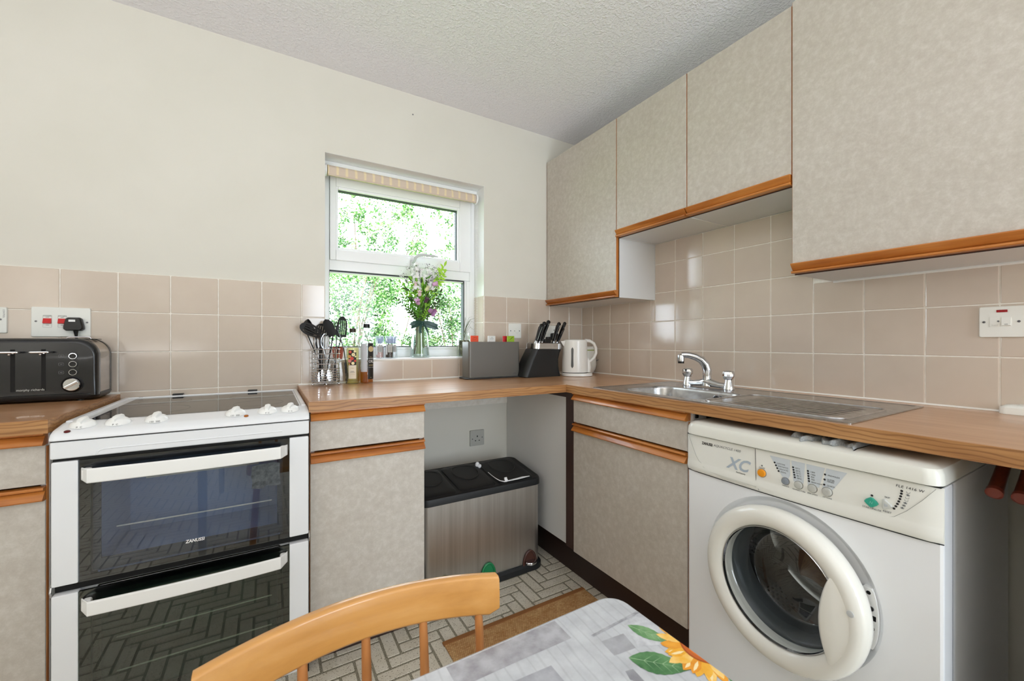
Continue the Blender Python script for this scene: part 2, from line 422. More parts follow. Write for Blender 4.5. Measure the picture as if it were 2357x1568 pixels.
# small picture-hook hole in the back wall
one('wall_plug', G().lathe([(.0035, 0), (.0035, .002), (.001, .003)], n=10, M=T3(-1.13, 0, 2.271) @ RX(90)), M_dsteel, 'tiny grey screw plug left in the painted wall above the window', 'wall plug', (-1.13, 0, 2.271))

# ------------------------------------------------------------------ kitchen window
win = Thing('window_1', 'white plastic framed window with an opening top light over a fixed pane', 'window', (-1.132, .12, 1.012), kind='structure')
def frame(x0, x1, z0, z1, w, y0, y1, bev=.004, lip=True):
    g = G(); m = w
    for a in ((x0, x0+m, z0, z1), (x1-m, x1, z0, z1), (x0+m, x1-m, z0, z0+m), (x0+m, x1-m, z1-m, z1)):
        g.box(a[0], a[1], y0, y1, a[2], a[3], bev, 2)
    return g
g = frame(WL+.001, WR-.001, 1.013, 1.945, .032, .12, .185); win.add('outer_frame', g, M_upvc, w=True)
g = G().box(-1.513, -.751, .122, .18, 1.452, 1.51, .006); g.box(-1.513, -.751, .128, .17, 1.44, 1.453, .003)      # transom
win.add('transom', g, M_upvc, w=True)
g = G()
def frame4(g, x0, x1, z0, z1, hx0, hx1, hz0, hz1, y0, y1, bev):
    for q in ((x0, hx0, z0, z1), (hx1, x1, z0, z1), (hx0, hx1, z0, hz0), (hx0, hx1, hz1, z1)): g.box(q[0], q[1], y0, y1, q[2], q[3], bev, 2)
frame4(g, -1.511, -.753, 1.502, 1.928, -1.484, -.822, 1.553, 1.868, .104, .165, .003); frame4(g, -1.486, -.820, 1.551, 1.870, -1.473, -.833, 1.566, 1.855, .112, .150, .003)
win.add('top_casement', g, M_upvc, w=True)
M_gk = mat('grey_gasket', '3a3f40', .6)
win.adds('gasket', [(-1.475, -1.471, .125, .15, 1.5645, 1.8565), (-.837, -.831, .125, .15, 1.5645, 1.8565), (-1.471, -.837, .125, .15, 1.5645, 1.5685), (-1.471, -.837, .125, .15, 1.8505, 1.8565),
    (-1.516, -1.511, .123, .16, 1.069, 1.452), (-.792, -.786, .123, .16, 1.069, 1.452), (-1.511, -.792, .123, .16, 1.446, 1.452), (-1.511, -.792, .123, .16, 1.069, 1.073)], M_gk, w=True)
g = G(); g.box(-1.515, -.751, .124, .17, 1.045, 1.07, .004); g.box(-1.515, -.751, .118, .15, 1.043, 1.056, .004); win.add('glazing_bead', g, M_upvc, w=True)
g = G(); g.box(-.787, -.751, .124, .17, 1.0705, 1.45, .004); g.box(-.775, -.751, .118, .15, 1.0705, 1.45, .004); win.add('glazing_bead', g, M_upvc, w=True)
win.add('pane', G().box(-1.48, -.826, .14, .144, 1.555, 1.865), M_pane, w=True, smooth=0)
win.add('pane', G().box(-1.52, -.78, .15, .154, 1.06, 1.456), M_pane, w=True, smooth=0)
g = G(); g.box(-1.115, -1.085, .092, .105, 1.505, 1.54, .006)
g.tube([(-1.10, .095, 1.525), (-1.10, .07, 1.53), (-1.098, .055, 1.545), (-1.085, .050, 1.557), (-1.06, .049, 1.562), (-1.0, .049, 1.561), (-.975, .05, 1.560)], [.009, .009, .009, .009, .0085, .0075, .004], 10, flat=(1, .8))
win.add('handle', g, mat('window_handle', 'c9cccb', .3), w=True)
g = G().box(WL+.0005, WR-.0005, -.006, .125, 1.0035, 1.013, .003); struct('trim_2', g, M_white_paint)        # window sill board
g = G(); g.box(WL+.0005, WR-.0005, .100, .12, 1.930, 1.9785, .003); g.box(WL+.0005, WR-.0005, .092, .1005, 1.955, 1.9785, .002); struct('trim_3', g, M_white_paint)
struct('trim_6', G().box(WL+.0005, WR-.0005, .0005, .119, 1.9788, 1.9798), M_white_paint)      # painted soffit
struct('trim_7', G().box(WR-.0012, WR-.0002, .0005, .119, 1.359, 1.9785), M_white_paint)
# roller blind
M_blind = None
def mk_blind():
    m, nt, b = base('blind_fabric'); v = coords(nt, (1, 1, 1), world_space=True)
    w = nt.nodes.new('ShaderNodeTexWave'); w.bands_direction = 'X'; nt.links.new(v, w.inputs['Vector']); w.inputs['Scale'].default_value = 7.5; w.inputs['Distortion'].default_value = .6
    w.inputs['Detail Scale'].default_value = 3
    c = ramp(nt, w.outputs['Fac'], [(.0, 'd0bfae'), (.72, 'd0bfae'), (.92, 'e2d0ae'), (1, 'e4d3ae')])
    nt.links.new(c, b.inputs['Base Color']); b.inputs['Roughness'].default_value = .8; return m
bl = Thing('roller_blind', 'rolled up beige striped roller blind across the top of the window', 'blind', (-1.14, .05, 1.915))
prof = [(.0245, -.387), (.0245, .387)]
g = G().lathe(prof, n=28, M=T3(-1.143, .05, 1.917) @ RY(90))
g.box(-1.53, -.756, .0235, .0265, 1.889, 1.925, .001); bl.add('fabric', g, mk_blind(), w=True)
g = G(); g.box(-1.53, -.757, .021, .029, 1.884, 1.892, .002); bl.add('bottom_bar', g, mat('blind_bar', 'cdbba9', .6), w=True)
for x in (-1.538, -.748):
    bl.add('bracket', G().lathe([(.012, -.006), (.028, -.005), (.028, .005), (.012, .006)], n=20, M=T3(x, .05, 1.915) @ RY(90)), M_white_paint, w=True)
g = G(); n = 90
for s in (0, 1):
    for i in range(n): g.ball((-.7475, .034+.03*s, 1.90-i*.0095), .0021, n=6)
bl.add('chain', g, mat('chain_plastic', 'f2f2f2', .4), w=True, kind='stuff')

# ------------------------------------------------------------------ added glazed garden door, out of view, to let daylight in from behind
gd = Thing('added_door_1', 'added white framed glazed garden door, unseen in the rear wall', 'door', ((DL+DR)/2, -4.4, 0), kind='structure')
for x0, x1 in ((DL, DR),):
    gd.add('door_frame', frame(x0, x1, .0, DT, .07, -4.44, -4.38), M_upvc, w=True)
    gd.add('pane', G().box(x0+.06, x1-.06, -4.412, -4.408, .06, DT-.06), M_pane, w=True, smooth=0)

# ------------------------------------------------------------------ garden outside the kitchen window
def mk_leaf(name, stops):
    m = bpy.data.materials.new(name); m.use_nodes = True; nt = m.node_tree; b = nt.nodes['Principled BSDF']
    gm = nt.nodes.new('ShaderNodeNewGeometry'); c = ramp(nt, gm.outputs['Random Per Island'], stops)
    nt.links.new(c, b.inputs['Base Color']); b.inputs['Roughness'].default_value = .45
    tl = nt.nodes.new('ShaderNodeBsdfTranslucent'); nt.links.new(c, tl.inputs[0]); mx = nt.nodes.new('ShaderNodeMixShader'); mx.inputs[0].default_value = .4
    out = nt.nodes['Material Output']; nt.links.new(b.outputs[0], mx.inputs[1]); nt.links.new(tl.outputs[0], mx.inputs[2]); nt.links.new(mx.outputs[0], out.inputs[0]); return m
M_leaf = mk_leaf('garden_leaf', [(0, '14300f'), (.35, '224c18'), (.6, '3c6f28'), (.8, '7da058'), (1, 'd8e2c0')])
M_leaf2 = mk_leaf('garden_leaf_pale', [(0, '1f4a16'), (.3, '3f7528'), (.6, '8cb060'), (1, 'e8efd6')])
M_bark = mat_noise('bark', [(.3, '4a3a2c'), (.7, '7a6650')], 30, .9, bump_s=.5)
def shrub(c, rx, ry, rz, n, size, label, m, seed, trunk=.02):
    rnd = random.Random(seed); t = Thing('garden_shrub', label, 'shrub', (c[0], c[1], 0), group='leafy shrubs beyond the window')
    g = G(); g.recalc = False
    cl = [(rnd.uniform(-1, 1)*rx, rnd.uniform(-1, 1)*ry, rnd.uniform(-1, 1)*rz, rnd.uniform(.10, .30)) for _ in range(int(60*rx*rz)+12)]
    for i in range(n):
        q = rnd.choice(cl); d = Vector((rnd.gauss(0, 1), rnd.gauss(0, 1), rnd.gauss(0, 1))).normalized()*q[3]*rnd.uniform(.4, 1.1)
        p = Vector((c[0]+q[0]+d.x, c[1]+q[1]+d.y, max(c[2]+q[2]+d.z, .02))); s = size*rnd.uniform(.5, 1.3)
        M = Matrix.Translation(p) @ Euler((rnd.uniform(-1, 1), rnd.uniform(-1, 1), rnd.uniform(0, 6.28))).to_matrix().to_4x4()
        g.add([(-s*.5, 0, 0), (0, -s*.26, .1*s), (s*.5, 0, 0), (0, s*.26, .1*s)], [(0, 1, 2), (0, 2, 3)], M)
    t.add('foliage', g, m, w=True, smooth=0, kind='stuff')
    g = G()
    for k in range(5):
        a = rnd.uniform(0, 6.28); g.tube([(c[0], c[1], 0), (c[0]+cos(a)*rx*.2, c[1]+sin(a)*ry*.2, c[2]*.5), (c[0]+cos(a)*rx*.6, c[1]+sin(a)*ry*.6, c[2]+rz*.3), (c[0]+cos(a)*rx*.9, c[1]+sin(a)*ry*.8, c[2]+rz*.8)], [trunk, trunk*.7, trunk*.4, trunk*.1], 6)
    t.add('trunk', g, M_bark, w=True)
shrub((-1.05, 3.0, 1.35), .55, .28, .95, 16000, .042, 'dark green leafy shrub beyond the lower left of the window', M_leaf, 11)
shrub((.80, 4.0, 1.1), .75, .28, .85, 15000, .045, 'bright green leafy shrub beyond the lower right of the window', M_leaf, 12)
shrub((-.1, 6.9, 3.0), 2.0, .6, 1.3, 20000, .075, 'pale sunlit tree crown filling the upper pane of the window', M_leaf2, 13, .025)
shrub((.1, 5.4, 1.25), 3.0, .30, 1.1, 30000, .055, 'pale green hedge in the middle behind the two nearer shrubs', M_leaf2, 14)
struct('ground', G().box(-14, 12, .26, 26, -.2, -.02), mat_noise('lawn', [(.3, '5f8a3a'), (.7, '8fb85c')], 8, .9), smooth=0)

# ================================================================== KITCHEN UNITS
def lip(w, F, z0, up=True, h=.034, depth=.018, x0=0.0):
    """oak finger-pull: groove with a nose; F = front plane (negative y), extruded along local x"""
    p = [(depth, 0), (-.006, 0), (-.0145, .0015), (-.0155, .0045), (-.001, .0225), (.004, .0245), (-.007, .0255), (-.0105, .028), (-.0105, .0315), (-.008, .034), (depth, .034)]
    k = h/.034; p = [(F+a, z0+b*k) for a, b in p]
    if not up: p = [(a, z0+h-(b-z0)) for a, b in p]; p.reverse()
    return G().prism(p, 'x', x0+.001, w-.001)
def base_unit(label, loc, rz, w, oak, group, split=True, left_open=False):
    t = Thing('base_cabinet', label, 'cabinet', loc, rz, group)
    F = -.583
    t.add('carcass', G().box(0, .016, -.565, -.008, .142, .8645).box(w-.016, w, -.565, -.008, .142, .8645).box(.016, w-.016, -.565, -.008, .142, .158).box(.016, w-.016, -.020, -.008, .142, .864).box(.016, w-.016, -.565, -.10, .69, .705), M_white_board, smooth=0)
    t.add('kickboard', G().box(0, w, -.525, -.51, 0, .142), M_brown, smooth=0)
    d = t.add('drawer', G().box(.0025, w-.0025, F, -.566, .7335, .8345, .001, 1), M_lam, smooth=0)
    t.add('oak_pull', lip(w-.002, F, .8335, x0=.002), oak, parent=d)
    d = t.add('door', G().box(.0025, w-.0025, F, -.566, .145, .694, .001, 1), M_lam, smooth=0)
    t.add('oak_pull', lip(w-.002, F, .6935, x0=.002), oak, parent=d)
    t.adds('edge_strip', [(.001, .0024, F+.006, -.566, .145, .83), (w-.0024, w-.001, F+.006, -.566, .145, .83)], M_oak_z)
    return t
GB = 'mottled beige base cabinets with oak pulls'
base_unit('beige base cabinet with drawer, left of the white cooker under the toaster', (-2.757, 0, 0), 0, .5, M_oak_x, GB)
base_unit('beige base cabinet with drawer between the cooker and the recycling bin', (-1.655, 0, 0), 0, .393, M_oak_x, GB)
base_unit('beige base cabinet with drawer between the dark post and the washing machine', (0, -.628, 0), -90, .595, M_oak_y, GB)
# blind end of the corner: white panel, dark post, kickboard, packing piece
t = Thing('corner_panel', 'white panel closing off the corner beside the recycling bin with a dark brown post', 'panel', (-.565, -.3, 0))
t.add('panel', G().box(-.571, -.555, -.572, -.002, .150, .8645), M_white_board, w=True, smooth=0)
t.add('post', G().box(-.583, -.548, -.6265, -.574, .150, .8645, .0015, 1), M_brown2, w=True)
t.add('kickboard', G().box(-.525, -.51, -.628, -.002, 0, .148), M_brown, w=True, smooth=0)
t.add('packer', G().prism([(-.574, .8645), (-.574, .838), (-.42, .838), (-.35, .8645)], 'x', -.578, -.5715), M_brown2, w=True)
# kickboard and dark infill beside the cooker
t = Thing('filler_strip', 'thin dark strip closing the gap right of the cooker', 'strip', (-1.657, -.3, 0))
t.add('strip', G().box(-1.6585, -1.6555, -.57, -.01, .0, .86), M_gap, w=True, smooth=0)

# ------------------------------------------------------------------ worktops
def worktop(name, label, boxes, mtop, medge, front, loc):
    t = Thing(name, label, 'worktop', loc)
    g = G()
    for b in boxes: g.box(*b)
    t.add('board', g, mtop, w=True, smooth=0)
    g = G()
    for b in front: g.box(*b)
    t.add('edge_band', g, medge, w=True, smooth=0); return t
Z0, Z1 = .8655, .900
worktop('worktop', 'wood-effect laminate worktop left of the cooker, under the toaster', [(-3.2, -2.2515, -.598, -.002, Z0, Z1)], M_top_x, M_edge_x,
        [(-3.2, -2.2515, -.6, -.598, Z0, Z1-.0008), (-2.2515, -2.2495, -.6, -.002, Z0, Z1-.0008)], (-2.7, -.3, Z0))
g_edge = [(-1.6565, -.6015, -.6, -.598, Z0, Z1-.0008), (-1.6585, -1.6565, -.6, -.002, Z0, Z1-.0008)]
worktop('worktop', 'wood-effect laminate worktop below the window, from cooker to corner', [(-1.6565, -.002, -.598, -.002, Z0, Z1)], M_top_x, M_edge_x, g_edge, (-1.1, -.3, Z0))
BX0, BX1, BY0, BY1 = -.528, -.262, -1.243, -.852         # bowl opening
worktop('worktop', 'wood-effect laminate worktop along the right wall holding the steel sink',
        [(-.5995, BX0-.004, -2.9, -.5985, Z0, Z1), (BX1+.004, -.002, -2.9, -.5985, Z0, Z1), (BX0-.004, BX1+.004, BY1+.004, -.5985, Z0, Z1), (BX0-.004, BX1+.004, -2.9, BY0-.004, Z0, Z1)],
        M_top_y, M_edge_y, [(-.6015, -.5995, -2.9, -.6005, Z0, Z1-.0008)], (-.3, -1.7, Z0))

# ------------------------------------------------------------------ sink with drainer
sk = Thing('kitchen_sink', 'stainless steel inset sink with round-cornered bowl and ribbed drainer', 'sink', (-.33, -1.2, .9))
cx, cy, sw, sh = (BX0+BX1)/2, (BY0+BY1)/2, BX1-BX0, BY1-BY0
def rr(cx, cy, w, h, r, z, n=6): return [(x, y, z) for x, y in rrect(cx, cy, w, h, r, n)]
SX, SY, SW, SH = -.332, -1.2125, .506, .905
g = G()
g.rings([rr(SX, SY, SW, SH, .006, .9005), rr(SX, SY, SW, SH, .006, .9022), rr(SX, SY, SW-.004, SH-.004, .006, .9034), rr(SX, SY, SW-.024, SH-.024, .006, .9034),
         rr(SX, SY, SW-.032, SH-.032, .008, .9018), rr(SX, SY, SW-.05, SH-.05, .01, .9018), rr(cx, cy, sw+.022, sh+.022, .075, .9018), rr(cx, cy, sw+.008, sh+.008, .07, .9016), rr(cx, cy, sw, sh, .066, .8985),
         rr(cx, cy, sw-.006, sh-.006, .064, .890), rr(cx, cy, sw-.02, sh-.02, .058, .80), rr(cx, cy, sw-.04, sh-.04, .05, .765), rr(cx, cy, sw-.08, sh-.08, .04, .752), rr(cx, cy, .12, .12, .05, .749)], cap0=False)
sk.add('bowl', g, M_steel, w=True)
zz = .9018      # pressed ribs of the drainer
for k in range(8):
    x = -.512+k*.0345; g = G()
    y0 = -1.600+(.02 if k in (0, 7) else 0)
    g.rings([[(x+a*s_, y, zz+b*s2) for a, b in ((-.008, 0), (-.005, .0018), (0, .0026), (.005, .0018), (.008, 0))] for y, s_, s2 in ((y0, .3, .2), (y0+.02, 1, 1), (-1.33, 1, 1), (-1.29, .4, .2))])
    sk.add('rib', g, M_steel, w=True)
g = G()      # upstand ridge round the drainer
pts = []
out = rrect(-.39, -1.437, .30, .39, .035, 6)
g.tube([(x, y, zz) for x, y in out], .0032, 6, closed=True, flat=(1, 1))
sk.add('rim_bead', g, M_steel, w=True)
g = G(); g.tube([(-.2725, -1.125+.018*cos(a), .868+.018*sin(a)) for a in [2*pi*i/20 for i in range(20)]], .0035, 6, closed=True); sk.add('overflow_ring', g, M_chrome, w=True)
g = G(); g.disc((-.273, -1.125, .868), .014, 'x'); sk.add('overflow_hole', g, M_gap, w=True)
g = G().lathe([(.034, 0), (.034, .003), (.026, .004), (.02, .001), (.001, .001)], c=(cx, cy, .7495)); sk.add('waste', g, M_chrome, w=True)

# ------------------------------------------------------------------ mixer tap
tp = Thing('mixer_tap', 'chrome two-handle mixer tap with swan-neck spout behind the sink bowl', 'tap', (-.165, -1.01, .9035))
g = G()
g.tube([(0, .095, .012), (0, .06, .013), (0, .03, .017), (0, 0, .024), (0, -.03, .017), (0, -.06, .013), (0, -.095, .012)], [.0125, .0125, .015, .020, .015, .0125, .0125], 16, flat=(1.1, 1.0))
for y in (.095, -.095): g.lathe([(.0215, -.001), (.0215, .002), (.0185, .014), (.0145, .030), (.013, .038)], c=(0, y, 0), n=24)
g.lathe([(.0225, .006), (.0205, .022), (.0180, .040), (.0178, .050)], n=24)
tp.add('body', g, M_chrome)
g = G()
sp = [(0, 0, .0515), (0, 0, .072), (-.006, .004, .096), (-.020, .014, .116), (-.038, .030, .129), (-.056, .048, .1355), (-.068, .062, .1365), (-.075, .070, .1355)]
g.tube(sp, [.0178, .0178, .0175, .0168, .0155, .0140, .0132, .0135], 18); g.lathe([(.0150, -.020), (.0152, -.006), (.0140, .006), (.008, .011), (.001, .012)], c=(-.076, .072, .129), n=20)
tp.add('spout', g, M_chrome)
tp.add('aerator', G().lathe([(.0125, -.029), (.013, -.019)], c=(-.076, .072, .129), n=20), M_black)
for y in (.095, -.095):
    g = G(); R = []
    for r, z, off in ((.012, .037, 0), (.0165, .040, 0), (.0228, .053, .5), (.0232, .061, .5), (.0205, .071, 0), (.0165, .0745, 0), (.004, .0765, 0)):
        R.append([(r*(1.0 if (j % 2) == 0 else .92)*cos(2*pi*(j+off)/12), r*(1.0 if (j % 2) == 0 else .92)*sin(2*pi*(j+off)/12), z) for j in range(12)])
    g.rings(R, M=T3(0, y, 0)); tp.add('tap_handle', g, M_chrome, smooth=12)

# ------------------------------------------------------------------ wall cabinets
def wall_unit(label, y0, w, zb, zt, door_w=None, side=True):
    t = Thing('wall_cabinet', label, 'cabinet', (0, y0, zb), -90, 'mottled beige wall cabinets with oak pulls')
    F = -.286; H = zt-zb
    t.add('carcass', G().box(0, .016, -.264, 0, 0, H).box(w-.016, w, -.264, 0, 0, H).box(.016, w-.016, -.264, 0, 0, .016).box(.016, w-.016, -.264, 0, H-.016, H).box(.016, w-.016, -.012, 0, .016, H-.016), M_white_board, smooth=0)
    t.add('edge_strip', G().box(.0005, .004, -.2665, -.2642, .012, H).box(w-.004, w-.0005, -.2665, -.2642, .012, H).box(.0005, w-.0005, -.268, -.2642, -.001, .012), M_brown2, smooth=0)
    d = t.add('door', G().box(.0014, w-.0010, F, -.269, .0355, H, .0006, 1), M_lam, smooth=0)
    t.add('oak_pull', lip(w-.001, F, .002, up=False, x0=.001), M_oak_y, parent=d)
    t.adds('door_edge', [(.0006, .0014, F+.001, -.269, .036, H), (w-.0010, w-.0004, F+.001, -.269, .036, H)], M_oak_z, parent=d)
    return t
wall_unit('tall beige wall cabinet in the corner beside the window', -.008, .590, 1.318, 2.207)
wall_unit('short beige wall cabinet above the tap, nearer the corner', -.600, .3985, 1.614, 2.207)
wall_unit('short beige wall cabinet above the drainer, next to the big cabinet', -1.0, .3965, 1.614, 2.207)
t = wall_unit('large beige wall cabinet at the right edge, above the washing machine', -1.3985, 1.0, 1.318, 2.215)
t.o.location.x = -.003
# joint covers under the short cabinets
struct('trim_4', G().box(-.26, -.01, -1.004, -1.0005, 1.6115, 1.6135), M_silicone); struct('trim_5', G().box(-.26, -.01, -.606, -.602, 1.6115, 1.6135), M_silicone)

# ================================================================== COOKER
ck = Thing('cooker', 'white freestanding electric cooker with ceramic hob and two glass oven doors', 'cooker', (-1.95, -.32, 0))
CX0, CX1, CF = -2.237, -1.660, -.625
g = G()      # hollow housing so that the ovens are real cavities
for q in ((CX0+.004, CX0+.030, -.60, -.025, .06, .845), (CX1-.030, CX1-.004, -.60, -.025, .06, .845), (CX0+.030, CX1-.030, -.05, -.025, .06, .845), (CX0+.030, CX1-.030, -.60, -.05, .06, .085), (CX0+.030, CX1-.030, -.60, -.05, .818, .845), (CX0+.030, CX1-.030, -.60, -.33, .450, .470)): g.box(*q)
g.box(CX0+.03, CX1-.03, -.55, -.05, .0, .0598)
ck.add('body', g, M_enamel, w=True, smooth=0)
# hob frame and sloping control panel: one pressed profile
prof = [(-.018, .850), (-.018, .8835), (-.030, .8845), (-.045, .8815), (-.530, .8815), (-.548, .8835), (-.560, .882), (-.612, .8735), (-.630, .866), (-.637, .856), (-.637, .850), (-.632, .848)]
g = G(); R = []
for x, s in ((CX0, .96), (CX0+.004, .995), (CX0+.010, 1), (CX1-.010, 1), (CX1-.004, .995), (CX1, .96)):
    R.append([(x, (y-.0)*1.0 if s == 1 else y*(1-(1-s)*.12), .848+(z-.848)*(1 if s == 1 else s-.02)) for y, z in prof])
g.rings(R); hobf = ck.add('hob_frame', g, M_enamel, w=True)
g = G(); x0, x1 = CX0+.0, CX1-.0
for a in ((CX0+.003, CX0+.018, -.55, -.035), (CX1-.018, CX1-.003, -.55, -.035), (CX0+.003, CX1-.003, -.034, -.02)): ck.add('hob_rim', G().box(a[0], a[1], a[2], a[3], .875, .8870, .004), M_enamel, w=True)
hob = ck.add('hob_glass', G().box(CX0+.042, CX1-.022, -.535, -.045, .881, .8828, .0008, 1), mat('hob_ceramic', '120f0c', .05, spec=.3), w=True)
hp = mat('hob_zone_print', '3b3732', .2)
for zx, zy, r in ((-2.09, -.17, .075), (-1.80, -.17, .10), (-2.09, -.40, .10), (-1.80, -.40, .075)):
    g = G(); n = 48; R = [[(zx+rr_*cos(2*pi*i/n), zy+rr_*sin(2*pi*i/n), .88295) for i in range(n)] for rr_ in (r, r-.0015)]
    g.rings(R, False, False); ck.add('zone_ring', g, hp, w=True, parent=None)
for x in (-2.077, -1.829): ck.add('hinge_cap', G().box(x-.017, x+.017, -.032, -.008, .881, .8925, .002), M_black, w=True)
ck.add('cable_mark', G().box(-2.19, -2.178, -.045, -.041, .8875, .8882), M_grey_print, w=True)
# knobs
sl = -9.0
KN = [(-2.188, 'P  C'), (-2.120, 'P  C'), (-2.040, '150  200'), (-1.857, '150  200'), (-1.774, 'P  C'), (-1.712, 'P  C')]
for i, (kx, txt) in enumerate(KN):
    big = i in (2, 3); M = T3(kx, -.5915, .8768) @ RX(9.0)
    g = G().lathe([(.0255, 0), (.0265, .0015), (.0245, .008), (.019, .0125), (.016, .014), (.001, .0142)], n=32, M=M)
    R = []
    for y, w, h in ((-.0235, .0035, .006), (-.021, .0055, .0175), (-.010, .0085, .0225), (.004, .0095, .0235), (.014, .008, .022), (.021, .0055, .014), (.0245, .003, .006)):
        R.append([(x, y, z) for x, z in ((-w*1.25, .006), (-w, h*.6), (-w*.72, h*.93), (0, h), (w*.72, h*.93), (w, h*.6), (w*1.25, .006))])
    g.rings(R, M=M @ RZ(-18 if i % 2 else -8)); k = ck.add('knob', g, M_handle, w=True)
    ck.text('knob_print', txt, .0060, M @ Vector((0, -.0268, .0048)), M_black_print, rot=(64, 0, 0), w=True, sx=1.1, parent=None)
    g = G()
    for q in range(-5, 6) if big else (-3, 3): g.box(-.0003, .0003, -.0262, -.0240, .0015, .0024, M=M @ RZ(q*9))
    ck.add('knob_tick', g, M_black_print, w=True, kind='stuff')
for x, y, c in ((-2.208, -.624, '5a0f12'), (-1.829, -.616, 'a05a18')):
    z = .8758 if y > -.62 else .8725
    ck.add('indicator_lamp', G().lathe([(.0062, 0), (.006, .0015), (.003, .0028), (.0005, .003)], n=20, M=T3(x, y, z-.003) @ RX(20)), mat('lamp_lens_'+c, c, .15), w=True)
for x in (-2.15, -2.075, -1.825, -1.745): ck.add('dial_mark', G().box(x-.006, x+.006, -.5585, -.5575, .8836, .8839), M_grey_print, w=True, smooth=0)
# fascia with pressed channel
g = G().box(CX0, CX1, -.632, -.60, .803, .8465, .004, 3); ck.add('fascia', g, M_enamel, w=True)
g = G(); g.tube([(-2.152, -.6315, .806), (-2.1505, -.6315, .812), (-2.146, -.6315, .8165), (-2.138, -.6315, .8190), (-2.12, -.6315, .8195), (-1.735, -.6315, .8195)], .0022, 10)
ck.add('pressed_channel', g, M_enamel, w=True)
ck.adds('seam', [(CX0+.003, CX1-.003, -.622, -.60, .795, .804), (CX0+.003, CX1-.003, -.61, -.60, .462, .48), (CX0+.002, CX1-.002, -.632, -.60, .8463, .8485)], M_gap, w=True)
M_ovglass = thin_glass('oven_door_glass', (.84, .88, .93), .05); M_ovglass2 = thin_glass('oven_door_glass_dark', (.62, .70, .67), .065)
M_rack = mat('oven_rack_steel', 'f4ecd6', .4)
def oven(z0, z1, hz0, hz1, cav, cavm, logo, racks, gz0, gz1):
    d = ck.add('oven_door', G().box(CX0+.001, -2.1865, CF-.004, -.604, z0, z1, .004, 2), M_enamel, w=True)
    ck.add('door_side', G().box(-1.7155, CX1-.001, CF-.004, -.604, z0, z1, .004, 2), M_enamel, w=True, parent=d)
    ck.add('glass_panel', G().box(-2.1865, -1.7155, CF-.003, CF+.001, z0+.001, z1-.001), M_ovglass if logo else M_ovglass2, w=True, parent=d, smooth=0)
    g = G()       # black printed border behind the glass
    a, b, c, e = -2.1865, -1.7155, z0+.001, z1-.001; i0, i1, j0, j1 = -2.166, -1.733, gz0, gz1
    g.box(a, i0, CF+.002, CF+.006, c, e).box(i1, b, CF+.002, CF+.006, c, e).box(i0, i1, CF+.002, CF+.006, c, j0).box(i0, i1, CF+.002, CF+.006, j1, e)
    ck.add('glass_border', g, M_blackg, w=True, parent=d, smooth=0)
    g = G(); i0, i1, j0, j1 = -2.150, -1.748, gz0+.03, gz1-.02     # inner door pane frame
    g.box(-2.166, i0, -.606, -.602, gz0, gz1).box(i1, -1.733, -.606, -.602, gz0, gz1).box(i0, i1, -.606, -.602, gz0, j0).box(i0, i1, -.606, -.602, j1, gz1)
    ck.add('inner_frame', g, mat('inner_frame_'+cav, '2a3440' if logo else '16211f', .25), w=True, parent=d, smooth=0)
    R = G(); R.box(i0-.006, i1+.006, -.32, -.318, j0-.04, j1+.03).box(i0-.008, i0-.004, -.6, -.2, j0-.04, j1+.03).box(i1+.004, i1+.008, -.6, -.2, j0-.04, j1+.03).box(i0-.006, i1+.006, -.6, -.2, j0-.042, j0-.038).box(i0-.006, i1+.006, -.6, -.2, j1+.028, j1+.032)
    ck.add('oven_cavity', R, cavm, w=True, smooth=0)
    for y, z, xa, xb in racks: ck.add('rack', G().tube([(xa, y, z), (xb, y, z)], .0021, 6), M_rack, w=True)
    # bowed handle
    g = G(); P = []; zc = (hz0+hz1)/2; hh = (hz1-hz0)/2
    xa, xb = -2.180, -1.7205
    for k in range(25):
        s = k/24; x = xa+(xb-xa)*s; e = min(s, 1-s)*2
        y = CF-.006-.032*(1-(1-min(e/.10, 1))**2)-.008*sin(pi*s)
        tk = .0042; hs = hh*(.86+.14*min(e/.06, 1))
        P.append([(x+(b_*.006 if e < .06 else 0)*(1 if s > .5 else -1)*0, y+a_, zc+b_) for a_, b_ in rrect(0, 0, tk*2, hs*2, tk*.98, 3)])
    g.rings(P)
    for x in (xa+.012, xb-.012): g.box(x-.009, x+.009, CF-.022, CF-.002, zc-hh*.8, zc+hh*.8, .006, 4)
    ck.add('handle', g, M_handle, w=True, parent=d)
    if logo: ck.text('lettering', 'ZANUSSI', .0125, (-1.95, CF-.0034, .5335), M_white_print, w=True, parent=None, bold=.0003, sx=.86, shear=.15)
    return d
M_cav1 = mat('oven_cavity_blue_sheen', '9aa9c2', .3); M_cav2 = mat('oven_enamel_green', '4e625d', .3)  # upper cavity colour carries the bluish sheen reflected in the door glass
d1 = oven(.483, .7955, .742, .779, 'top', M_cav1, True, [(-.52, .575, -2.140, -1.762), (-.40, .672, -2.10, -1.80)], .497, .776)
d2 = oven(.10, .461, .409, .446, 'low', M_cav2, False, [(-.52, .262, -2.140, -1.762), (-.52, .165, -2.14, -1.762), (-.35, .30, -2.14, -1.762)], .115, .445)
g = G(); pts = [(-1.815, .655), (-1.813, .672), (-1.816, .69), (-1.814, .722), (-1.79, .7255), (-1.78, .7245), (-1.765, .7265), (-1.741, .7225), (-1.742, .69), (-1.739, .655), (-1.757, .6535), (-1.776, .658), (-1.79, .650)]
g.prism(pts, 'y', CF-.0034, CF-.0028); ck.add('sticker_residue', g, mat_noise('sticker_residue', [(.3, '33373b'), (.7, '5c6266')], 90, .7, world_space=True), w=True, label='torn grey remains of a sticker on the glass', smooth=0)
for xx in (-1.6585, -2.239): ck.add('hinge_clip', G().tube([(xx, -.615, .455), (xx, -.622, .47), (xx, -.615, .488)], .0022, 6), M_chrome, w=True)

